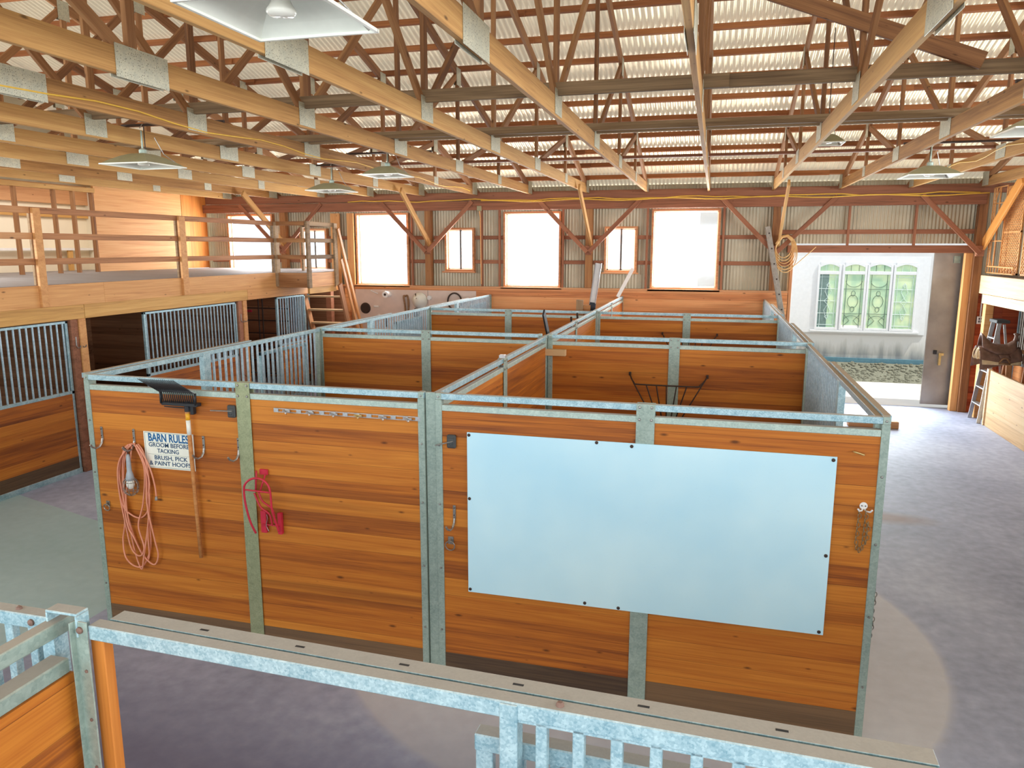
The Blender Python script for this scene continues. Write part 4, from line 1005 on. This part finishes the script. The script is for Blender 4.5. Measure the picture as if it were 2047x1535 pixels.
MB().box(.1, .8, -.03, -.02, 1.86, 1.91).obj('red_strap', MP['red'], gt2)
tag(MB().box(-7.0, -6.86, 11.25, 11.40, 0, 2.25, .006).obj('stall_post', MW['brown']), 'reddish post beside the pegboard behind the stairs', 'post')
tag(MB().box(-6.72, -6.60, 11.70, 11.79, 0, 2.3, .004).obj('upright_board', MW['orange']), 'bright orange upright board behind the steep stairs', 'board')

# loft side wall: plywood sheets, open studs, white room beyond
for z0, z1 in ((2.765, 3.98), (3.985, 4.62)): struct(lumber('wall_left', (-10.58, 8.2, (z0+z1)/2), (-10.58, 10.87, (z0+z1)/2), .06, z1-z0, MW['ply']))
struct(lumber('wall_left', (-10.57, 11.33, 2.765), (-10.57, 11.33, 4.6), .06, .92, MW['plyo'], up=(0, 1, 0)))
tag(lumber('wall_plate', (-10.56, 2.0, 4.42), (-10.56, 8.2, 4.42), .10, .09, MW['beam']), 'pale top plate over the open studs in the left loft', 'beam')
for y, w in ((4.35, 'near the picture edge'), (5.25, 'second from the picture edge'), (6.33, 'behind the second railing post'), (7.2, 'two before the plywood'), (7.66, 'one before the plywood'), (8.14, 'against the plywood edge')):
    tag(lumber('wall_stud', (-10.56, y, 2.76), (-10.56, y, 4.38), .09, .05, MW['post'], up=(0, 1, 0)), 'upright stud in the open loft wall, %s' % w, 'stud', 'open studs in the loft wall')
struct(MB().box(-13.6, -13.5, 1.0, 12, 2.2, 5.0).obj('wall_left', MP['wall_white']))
struct(MB().box(-13.6, -10.66, 11.0, 11.1, 2.2, 5.0).obj('wall_left', MP['wall_white']))
struct(MB().box(-13.5, -10.66, 1.0, 11.0, 2.6, 2.7).obj('floor', MW['deck']))
struct(MB().box(-13.7, -10.66, 1.0, 11.2, 4.95, 5.05).obj('ceiling', MW['dark']))
tag(lumber('wall_board', (-13.42, 2, 4.55), (-13.42, 11, 4.55), .05, .5, MW['rail']), 'brown boarding high on the wall of the white room beyond the studs', 'board')
tag(lumber('rail_board', (-13.44, 4, 4.05), (-13.44, 11, 4.05), .04, .14, MW['beam']), 'pale board across the white room beyond the loft studs', 'board')
tag(lumber('ledge', (-13.4, 5.5, 3.22), (-13.4, 11, 3.22), .1, .06, MP['white']), 'white ledge across the white room beyond the loft studs', 'board')
for y in (7.5, 10.3): tag(lumber('upright_board', (-13.40, y, 2.7), (-13.40, y, 3.2), .05, .14, MW['beam'], up=(0, 1, 0)), 'yellow upright under the white ledge, %s one' % ('left' if y < 8 else 'right'), 'board')

# ================================================================ PEGBOARD AND TOOLS
pg = struct(MB().box(-6.48, -3.40, 11.775, 11.80, .9, 2.275).obj('wall_back', MP['pegboard']))
MB().box(-4.60, -4.595, 11.772, 11.776, .9, 2.275).obj('panel_joint', MM['iron'], pg)
tp = thing('tape_roll', 'white roll of tape on a peg high on the pegboard', 'roll', (-5.70, 11.775, 2.17))
MB().lathe([(.075, 0), (.075, -.22), (.03, -.22), (.03, -.20), (0, -.20)], .10, 0, 0, 18, 'y').obj('roll', MP['white'], tp, smooth=False)
MB().lathe([(.03, -.221), (.03, -.226), (.012, -.226), (.012, -.21)], .10, 0, 0, 14, 'y').obj('core', MM['iron'], tp)
bs = thing('basin', 'pale enamel basin hung on the pegboard', 'basin', (-4.80, 11.775, 2.03))
MB().lathe([(.0, -.13), (.09, -.13), (.15, -.06), (.19, -.01), (.195, 0), (.185, 0)], 0, -.01, 0, 24, 'y').obj('bowl', MP['shadein'], bs, smooth=True)
MB().tube([(-.1, -.03, .16), (-.03, -.14, .05)], .014, 6).obj('handle', MM['iron'], bs)
tag(MB().tube(spl([(-5.16, 11.75, 2.13), (-5.20, 11.74, 2.12), (-5.17, 11.74, 1.9), (-5.16, 11.75, 1.55), (-5.12, 11.75, 1.62), (-5.08, 11.74, 1.9), (-5.1, 11.74, 2.13)], 5, True), .022, 6, closed=True).obj('leather_strap', MP['leather2'], smooth=True), 'reddish leather strap hanging in a loop on the pegboard', 'strap')
tag(MB().tube([(-3.92+.17*math.cos(2*PI*i/28), 11.75, 2.03+.19*math.sin(2*PI*i/28)) for i in range(28)], .018, 7, closed=True).obj('hose_loop', MM['iron'], smooth=True), 'dark ring of hose hung at the right end of the pegboard', 'hose')
tag(MB().lathe([(0.03, -.03), (.11, -.035), (.135, 0), (.12, .0)], -6.22, 11.77, 1.82, 22, 'y').obj('saw_disc', MM['iron']), 'dark round disc hung at the left of the pegboard', 'disc')
tag(MB().tube([(-6.05, 11.74, 2.25), (-5.93, 11.74, 2.2), (-5.87, 11.74, 2.18)], .013, 6).obj('white_tube', MP['white']), 'short white tube near the top left of the pegboard', 'tube')
tag(MB().tube([(-5.98, 11.74, 1.87), (-5.86, 11.74, 1.87)], .02, 6).obj('white_tube', MP['white']), 'short white tube lying level in the middle of the pegboard', 'tube')
tag(MB().lathe([(.0, -.04), (.05, -.04), (.055, 0)], -5.86, 11.77, 1.63, 14, 'y').obj('paint_can_lid', MP['white']), 'white round lid on the pegboard below the tape roll', 'lid')
tag(MB().lathe([(.0, -.05), (.05, -.05), (.055, 0)], -4.55, 11.77, 2.10, 14, 'y').obj('white_cup', MP['white']), 'white cup near the top of the pegboard right of the basin', 'cup')
tag(MB().box(-5.72, -5.65, 11.74, 11.775, 1.38, 1.6, .004).obj('pliers', MM['iron']), 'dark tool hanging low in the middle of the pegboard', 'tool')
tag(MB().box(-4.93, -4.83, 11.73, 11.775, 1.55, 1.85, .004).obj('scraper', MM['iron']), 'dark flat tool hanging under the basin', 'tool')
tag(MB().box(-4.22, -4.10, 11.74, 11.775, 1.62, 1.74, .006).obj('red_clip', MP['red']), 'small red clip on the pegboard above the far stall rail', 'clip')

# extension ladder and rope coil at the right post
el = thing('extension_ladder', 'aluminium extension ladder leaning sideways against the post left of the doorway', 'ladder', (0, 0, 0))
for y in (11.18, 11.56):
    lumber('ladder_rail', (3.72, y-.25, .05), (2.95, y, 3.70), .03, .085, MM['oldalu'], el, up=(1, 0, 0))
for i in range(12):
    u = .05+.083*i; x = 3.72-.77*u; z = .05+3.65*u; yo = -.25*(1-u)
    MB().tube([(x, 11.155+yo, z), (x, 11.585+yo, z)], .017, 7).obj('rung', MM['iron'], el)
rc = thing('rope_coil', 'tan rope coiled and hung on the knee brace left of the doorway', 'rope', (3.30, 11.55, 3.30))
cb = MB()
for k in range(6):
    rx, rz = .155+.012*k, .22+.03*k
    cb.tube([(rx*math.cos(2*PI*i/30)+.01*k, -.05+.012*math.sin(3*2*PI*i/30+k), -.03*k+rz*math.sin(2*PI*i/30)) for i in range(30)], .0085, 6, closed=True)
cb.tube(spl([(-.17, -.04, -.15), (-.12, -.04, -.38), (.02, -.04, -.46), (.2, -.04, -.40), (.42, -.04, -.2), (.62, -.03, .0)], 7), .008, 6)
cb.tube([(-.15, -.05, .05), (-.05, -.05, .20), (.06, -.05, .22), (.16, -.05, .12)], .03, 8)
cb.obj('rope', MP['rope'], rc, smooth=True)

# ================================================================ RIGHT LOFT AND WHAT STANDS UNDER IT
RX = 7.0
rp = thing('loft_platform', 'right loft platform with a sunlit pale front beam beside the doorway', 'loft', (0, 0, 0))
MB().box(RX+.03, XR-.16, -7.5, 11.70, 2.70, 2.76).obj('loft_deck', MW['deck'], rp)
lumber('edge_board', (RX+.02, 11.70, 2.58), (RX+.02, -7.4, 2.58), .05, .35, MW['palebeam'], rp)
lumber('beam', (RX+.05, 11.5, 2.31), (RX+.05, -7.4, 2.31), .09, .175, MW['palebeam'], rp)
MB().box(RX+.0, RX+.14, 11.22, 11.38, 0, 2.22, .006).obj('loft_post', MW['ply'], rp)
MB().box(RX+.14, RX+.30, 11.24, 11.36, 0, 2.22, .004).obj('post_side', MW['redboard'], rp)
struct(MB().box(7.02, XR, 11.78, 11.84, 0, 2.45).obj('wall_back', MW['redboard']))
struct(MB().box(XR-.15, XR-.1, YF, 6.0, 0, 2.7).box(XR-.15, XR-.1, 6.0, 11.9, 0, 4.6).obj('wall_right', MW['post']))
lw = thing('low_stall_wall', 'low pale boarded wall under the right loft', 'stall wall', (RX, 10.6, 0), -PI/2)
MB().box(.05, 9.0, -.02, .02, .0, 1.05).obj('board_panel', MW['pale'], lw)  # boards made pale to stand in for strong light on this wall
MB().box(0, .06, -.045, .03, 0, 1.06, .004).obj('end_trim', MW['palebeam'], lw)
rg = thing('stall_enclosure', 'barred stall front deep under the right loft behind the saddle', 'stall front', (7.72, 11.6, 0), -PI/2)
bars(MB(), .1, 4.2, 1.1, 2.3, .098, .0145).obj('grille', MM['oldalu'], rg)
MB().box(0, 4.3, -.022, .022, 1.05, 1.1).box(0, 4.3, -.022, .022, 2.3, 2.34).box(0, .04, -.022, .022, 0, 2.34).obj('frame', MM['galv'], rg)
MB().box(.04, 4.3, -.018, .018, 0, 1.05).obj('board_panel', MW['orange'], rg)
ot = thing('outlet_box', 'white socket box with conduit on the red boards right of the door', 'socket', (7.085, 11.77, 1.87))
b = MB().box(-.06, .06, -.045, 0, -.075, .075, .006); b.tube([(-.0, -.02, .07), (.0, -.02, .55)], .014, 7); b.tube([(.06, -.02, -.02), (.2, -.02, -.02)], .012, 7); b.obj('box', MP['white'], ot)
MB().box(-.035, -.008, -.049, -.044, -.045, -.005).box(.008, .035, -.049, -.044, -.045, -.005).box(-.035, -.008, -.049, -.044, .01, .045).box(.008, .035, -.049, -.044, .01, .045).obj('socket', MP['blackbox'], ot)

# step ladder
sl_ = thing('step_ladder', 'aluminium step ladder leaning beside the low pale wall', 'ladder', (0, 0, 0))
for (y0, y1) in ((11.22, 11.10), (10.70, 10.78)):
    lumber('side_rail', (6.93, y0, 0.0), (7.12, y1, 1.93), .025, .07, MM['alu'], sl_, up=(1, 0, 0))
    lumber('rear_leg', (7.50, y0, 0.0), (7.20, y1, 1.88), .022, .04, MM['alu'], sl_, up=(1, 0, 0))
for i in range(5):
    z = .33+.32*i; u = z/1.93; x = 6.93+.19*u
    MB().box(x-.03, x+.06, 10.71+.08*u, 11.21-.11*u, z-.012, z+.012, .003).obj('step', MM['alu'], sl_)
MB().box(7.06, 7.28, 10.74, 11.14, 1.90, 1.96, .008).obj('top_cap', MP['blackbox'], sl_)

# saddle on its stand
ss = thing('saddle_stand', 'timber saddle stand behind the low pale wall', 'saddle stand', (7.10, 10.28, 0))
for x in (.06, .40):
    for s in (-1, 1): lumber('leg', (x, s*.26, 0), (x, s*.03, 1.42), .04, .09, MW['rail'], ss, up=(1, 0, 0))
lumber('ridge_board', (-.40, 0, 1.44), (.48, 0, 1.44), .10, .06, MW['rail'], ss)
sa = thing('saddle', 'brown western style saddle on a timber stand under the right loft', 'saddle', (6.98, 10.28, 1.47))
def surf(mb, fn, nu, nv, th=0.012):
    vs = [fn(i/nu, j/nv) for i in range(nu+1) for j in range(nv+1)]
    fs = [(i*(nv+1)+j, (i+1)*(nv+1)+j, (i+1)*(nv+1)+j+1, i*(nv+1)+j+1) for i in range(nu) for j in range(nv)]
    n0 = len(vs); vs2 = [(x, y, z-th) for x, y, z in vs]
    fs2 = [tuple(q+n0 for q in f[::-1]) for f in fs]; rim = []
    edge = [(i, 0) for i in range(nu)] + [(nu, j) for j in range(nv)] + [(i, nv) for i in range(nu, 0, -1)] + [(0, j) for j in range(nv, 0, -1)]
    ids = [i*(nv+1)+j for i, j in edge]
    for a in range(len(ids)):
        p, q = ids[a], ids[(a+1) % len(ids)]; rim.append((p, q, q+n0, p+n0))
    mb.add(vs+vs2, fs+fs2+rim)
def seat(u, v):                        # u along the horse (-x is the cantle), v across
    x = -.30+.56*u; w = .13+.09*math.sin(PI*u)**.7; a = (v-.5)*2
    ridge = .21*(max(0, (.42-u)/.42))**1.3 + .10*max(0, (u-.72)/.28)**1.3
    return (x, a*w*1.05, .10+ridge*(1-.45*a*a) - .14*abs(a)**2.2)
sb = MB(); surf(sb, seat, 18, 12, .03); sb.obj('seat', MP['leather'], sa, smooth=True)
def skirt(sgn):
    def f(u, v):
        x = -.34+.66*u; d = .34*(1.0-.55*u); return (x, sgn*(.06+.20*math.sin(v*1.35)), .06-.06*v-d*v*v)
    return f
for s in (-1, 1):
    k = MB(); surf(k, skirt(s), 12, 8, .012); k.obj('skirt', MP['leather'], sa, smooth=True)
    def fender(u, v, s=s): return (-.06+.17*u+.04*v, s*(.24+.025*math.sin(3*v)), -.06-.10*v)
    k = MB(); surf(k, fender, 4, 8, .012); k.obj('fender', MP['leather'], sa, smooth=True)
    st = MB().tube([(.01, s*.27, -.13), (-.04, s*.27, -.20), (-.05, s*.27, -.225), (.13, s*.27, -.225), (.12, s*.27, -.20), (.07, s*.27, -.13)], .016, 7, closed=True); st.obj('stirrup', MP['leather2'], sa, smooth=True)
hn = MB().lathe([(.05, 0), (.035, .06), (.03, .10), (.05, .12), (.052, .135), (0, .15)], .27, 0, .16, 14); hn.obj('horn', MP['leather'], sa, smooth=True)
def flee(u, v): a = (v-.5)*2; return (-.31+.62*u, a*.26, .035-.26*abs(a)**2)
k = MB(); surf(k, flee, 10, 10, .025); k.obj('fleece_pad', MP['fleece'], sa, smooth=True)
sr2 = MB()
for q in (0, 1): sr2.tube(spl([(-.33, -.12+.2*q, .02), (-.38, -.16+.2*q, -.05), (-.37, -.15+.2*q, -.16), (-.34, -.14+.2*q, -.13)], 5), .008, 5)
sr2.obj('saddle_string', MP['fleece'], sa)

# metal frames and lattice stored in the right loft
def lattice(y0, y1, z0, z1, x, label):
    t = thing('lattice_panel', label, 'lattice panel', (x, y0, z0)); w, h = y1-y0, z1-z0; mb = MB(); n = 0
    for sg in (1, -1):
        c = -h if sg > 0 else 0
        while c < (w if sg > 0 else w+h):
            # line y = c + sg*z, clipped to the rectangle
            pts = []
            for zz in (0, h):
                yy = c+sg*zz
                if 0 <= yy <= w: pts.append((yy, zz))
            for yy in (0, w):
                zz = (yy-c)/sg
                if 0 < zz < h: pts.append((yy, zz))
            if len(pts) >= 2:
                a, b = pts[0], pts[-1]
                if (a[0]-b[0])**2+(a[1]-b[1])**2 > .004:
                    d = .012*.7071
                    mb.add([(sg*.005+e, a[0]+q*d, a[1]-q*sg*d) for e in (-.004, .004) for q in (-1, 1)] + [(sg*.005+e, b[0]+q*d, b[1]-q*sg*d) for e in (-.004, .004) for q in (-1, 1)],
                           [(0, 1, 5, 4), (2, 3, 7, 6), (0, 2, 6, 4), (1, 3, 7, 5)])
            c += .085
    mb.obj('lattice', MW['ply'], t)
    f = MB()
    for (a, b, c, d) in ((0, .03, 0, h), (w-.03, w, 0, h), (0, w, 0, .03), (0, w, h-.03, h), (0, w, h*.47, h*.47+.03)): f.box(-.014, .014, a, b, c, d)
    f.obj('lattice_frame', MW['ply'], t)
lattice(10.35, 11.25, 2.80, 4.40, 7.16, 'tan lattice panel standing in the right loft behind the metal frames')
lattice(9.0, 10.15, 2.80, 4.45, 7.14, 'tan lattice panel at the right edge of the picture in the loft')
bf = thing('bed_frame', 'tan painted metal frame with upright tubes in the right loft', 'metal frame', (7.08, 0, 2.79))
m = MB()
for z in (.02, .14): m.tube([(0, 10.30, z), (0, 11.72, z)], .014, 6)
for y in [10.32+.14*i for i in range(11)]: m.tube([(0, y, .02), (0, y, .14)], .010, 5)
for y in (11.70, 11.58, 11.36): m.tube([(0, y, .14), (0, y, 1.62)], .014, 6)
for z in (.62, 1.0, 1.32, 1.62): m.tube([(0, 11.0, z), (0, 11.70, z)], .012, 6)
m.tube([(0, 11.02, .14), (0, 11.02, 1.62)], .013, 6); m.tube([(0, 11.58, .3), (0, 11.45, .14)], .01, 5); m.tube([(0, 11.58, 1.4), (0, 11.40, 1.62)], .01, 5)
for i in range(9): m.tube([(0, 11.64+.035*math.cos(2*PI*k/10), .42+.115*i+.045*math.sin(2*PI*k/10)) for k in range(10)], .007, 5, closed=True)
m.obj('frame_tubes', MW['ply'], bf)
for (y, x, w) in ((10.26, 7.2, 'right of the near lattice'), (11.40, 7.3, 'behind the tan metal frame')):
    tag(lumber('loft_upright', (x, y, 2.76), (x, y, 4.44), .07, .09, MW['grey'], up=(0, 1, 0)), 'dark upright pole in the right loft, %s' % w, 'post')

# ================================================================ BARN LAMPS
def barn_lamp(x, y, z, label, s=.29, h=.13, rz=0.0):
    t = thing('barn_lamp', label, 'lamp', (x, y, z), rz, 'square enamel barn lamps')
    def shell(off, mat, nm):
        mb = MB(); rings = []; prof = [(1.0, 0), (1.0, .012), (.80, .36), (.52, .75), (.30, .97), (.0, 1.0)]
        vs = []; fs = []
        for (q, hh) in prof:
            a = (s+off)*q if q > 0 else .001; z0 = hh*h+off*.6
            vs += [(-a, -a, z0), (a, -a, z0), (a, a, z0), (-a, a, z0)]
        for i in range(len(prof)-1):
            for k in range(4): fs.append((i*4+k, i*4+(k+1) % 4, i*4+4+(k+1) % 4, i*4+4+k))
        mb.add(vs, fs); return mb.obj(nm, mat, t)
    shell(.004, MP['shade'], 'shade'); shell(0, MP['shadein'], 'reflector')
    rm = MB()
    for (a, b, c, d) in ((-s-.012, s+.012, -s-.012, -s+.004), (-s-.012, s+.012, s-.004, s+.012), (-s-.012, -s+.004, -s, s), (s-.004, s+.012, -s, s)): rm.box(a, b, c, d, -.006, .008)
    rm.obj('rim', MP['shadein'], t)
    MB().lathe([(.028, .15), (.03, .09), (.045, .05), (.062, .025), (.062, .015), (.05, .004), (0, 0)], 0, 0, .0, 20).obj('bulb', MP['bulb'], t, smooth=True)
    MB().lathe([(.04, 0), (.04, .05), (.02, .065), (.010, .065), (.010, .26)], 0, 0, h-.005, 14).obj('socket_cap', MM['galv_old'], t)
    hk = MB().tube([(0, -.02, h+.28), (.0, .03, h+.33), (0, .05, h+.30)], .006, 6)
    hk.tube([(s-.02, s-.02, .0), (s*.5, s*.5, .14), (s*.3, s*.3, .32)], .005, 5); hk.obj('hanger', MM['steel'], t)
    if z > 4.5:
        MB().tube([(0, .045, h+.05), (0, .045, raf(y)+.05-z)], .006, 6).obj('hanger_rod', MM['iron'], t); return t
    lo = max(q for q in tx if q < x); hi = min(q for q in tx if q > x)
    b = MB().box(lo-x-.03, hi-x+.03, .03, .06, 4.62-z, 4.645-z); b.tube([(0, .045, h+.05), (0, .045, 4.63-z)], .006, 6); b.obj('hanger_bar', MM['iron'], t)
    return t
bl = barn_lamp(.16, -2.03, 4.215, 'large square lamp with a white reflector at the top edge of the picture')
MB().box(.16, .20, -.262, -.256, .055, .085).obj('warning_label', MP['yellow'], bl)
barn_lamp(-4.38, 2.45, 4.18, 'greenish square lamp under the left chords near the loft', .31)
barn_lamp(-4.32, 6.75, 4.20, 'square lamp above the far left stall railing', .31)
barn_lamp(-2.72, 5.45, 4.30, 'square lamp half hidden behind a chord left of centre', .28)
barn_lamp(4.62, 6.25, 4.20, 'square lamp above the doorway aisle', .31)
barn_lamp(4.52, 2.35, 4.22, 'square lamp cut by the right edge of the picture', .29)
barn_lamp(3.35, 6.3, 4.66, 'small square lamp half hidden by the chord right of centre', .19, .12)

# ================================================================ OUTSIDE THE DOOR
nb = thing('white_building', 'white outbuilding with four arched leaded windows seen through the doorway', 'building', (0, 0, 0))
MB().box(1.5, 11, 17.0, 20, .95, 5.5).obj('wall', MP['stucco'], nb)
MB().box(1.5, 11, 16.99, 20, .32, .95).obj('lower_wall', MP['stuccobase'], nb)
MB().box(1.5, 11, 16.96, 20, -.03, .33).obj('shaded_footing', MP['bluebase'], nb)
MB().box(4.0, 7.4, 16.96, 17.0, 1.0, 3.05).obj('window_surround', MP['outwhite'], nb)
MB().box(4.55, 7.25, 16.90, 16.97, 1.03, 1.08, .004).obj('window_sill', MP['outwhite'], nb)
def leaded(x0, x1, idx):
    z0, z1 = 1.15, 2.58; t0, t1 = 2.665, 2.79; y = 16.945
    w = x1-x0; n = 12; m = (x0+x1)/2
    f = MB()
    for (a, b, c, d) in ((x0-.055, x0, z0-.06, t1+.05), (x1, x1+.055, z0-.06, t1+.05), (x0, x1, z0-.06, z0), (x0, x1, z1, t0)): f.box(a, b, 16.92, 16.97, c, d, .004)
    top = [(x1, t1+.11), (x0, t1+.11)] + [(x0+w*i/n, t1-.02+.075*math.sin(PI*i/n)) for i in range(n+1)]
    f.prism(top, 16.92, 16.97)
    fo = f.obj('window_frame', MP['outwhite'], nb)
    MB().box(x0, x1, y, y+.01, z0, z1).obj('leaded_pane', MP['stained'], fo)
    MB().box(x0, x1, y, y+.01, t0, t1+.06).obj('arched_pane', MP['stained'], fo)
    if idx == 0: MB().box(x0, x0+w*.5, y-.003, y, z0, z1).obj('dark_pane', MP['darkglass'], fo)
    if idx in (1,): MB().box(x0, x1, y-.004, y, z0, z0+.07).obj('torn_blind', MP['white'], fo)
    c = MB(); r = .006 if idx in (1, 2) else .005
    def ln(p): c.tube([(a, y-.005, b) for a, b in p], r, 4)
    h = z1-z0
    for q in (.06, w-.06): ln([(x0+q, z0), (x0+q, z1)])
    for q in (.05, .27, .5, .73, .95): ln([(x0, z0+h*q), (x1, z0+h*q)]) if idx in (0, 3) or q in (.27, .73) else None
    zc = z0+h*.5
    if idx in (0, 3):
        for dz, s in ((0, .09), (.30*h, .05), (-.30*h, .05)):
            ln([(m-s, zc+dz), (m, zc+dz+s), (m+s, zc+dz), (m, zc+dz-s), (m-s, zc+dz)])
        for sg in (-1, 1): ln([(m, zc+.35*h), (m+sg*.08, zc+.18*h), (m, zc+.07*h)]); ln([(m, zc-.35*h), (m+sg*.08, zc-.18*h), (m, zc-.07*h)])
    else:
        ln([(m+.13*math.cos(2*PI*i/20), zc+.17*math.sin(2*PI*i/20)) for i in range(21)])
        for s in (-1, 1):
            ln([(m+.05*math.cos(a), zc+s*.21+.07*math.sin(a)) for a in [2*PI*i/10 for i in range(11)]])
            ln([(m+.2*math.cos(PI*i/12), zc+s*(.38*h-.16*math.sin(PI*i/12))) for i in range(13)])
            ln([(m+s*.2, z0+.05), (m+s*.05, z0+.2), (m+s*.2, z0+.36)])
    for q in (.3, .7): ln([(x0+w*q, t0), (x0+w*q, t1+.03)])
    c.obj('leading', MP['lead'] if idx in (1, 2) else MP['leadlight'], fo)
for i, (a, b) in enumerate(((4.715, 5.185), (5.335, 5.83), (5.95, 6.455), (6.587, 7.075))): leaded(a, b, i)
gv = MB()
gv.prism([(15.2, -.03), (16.94, -.03), (16.94, .21), (15.3, -.02)], 2.5, 10.5, 'yz')
for i in range(900):
    x = random.uniform(3.5, 9.5); y = random.uniform(15.3, 16.88); r = random.uniform(.02, .06)
    gv.lathe([(0, -.4*r), (r, 0), (r*.6, r*.5), (0, r*.6)], x, y, -.02+.24*(y-15.3)/1.6, 5)
g = gv.obj('gravel', MP['gravel']); g['kind'] = 'stuff'; g['label'] = 'strip of gravel along the foot of the white outbuilding'; g['category'] = 'gravel'

tag(MB().box(4.5, 5.36, 9.78, 9.98, 0, .13, .01).obj('timber_block', MW['rail']), 'low brown timber lying on the floor beyond the right stalls', 'timber')
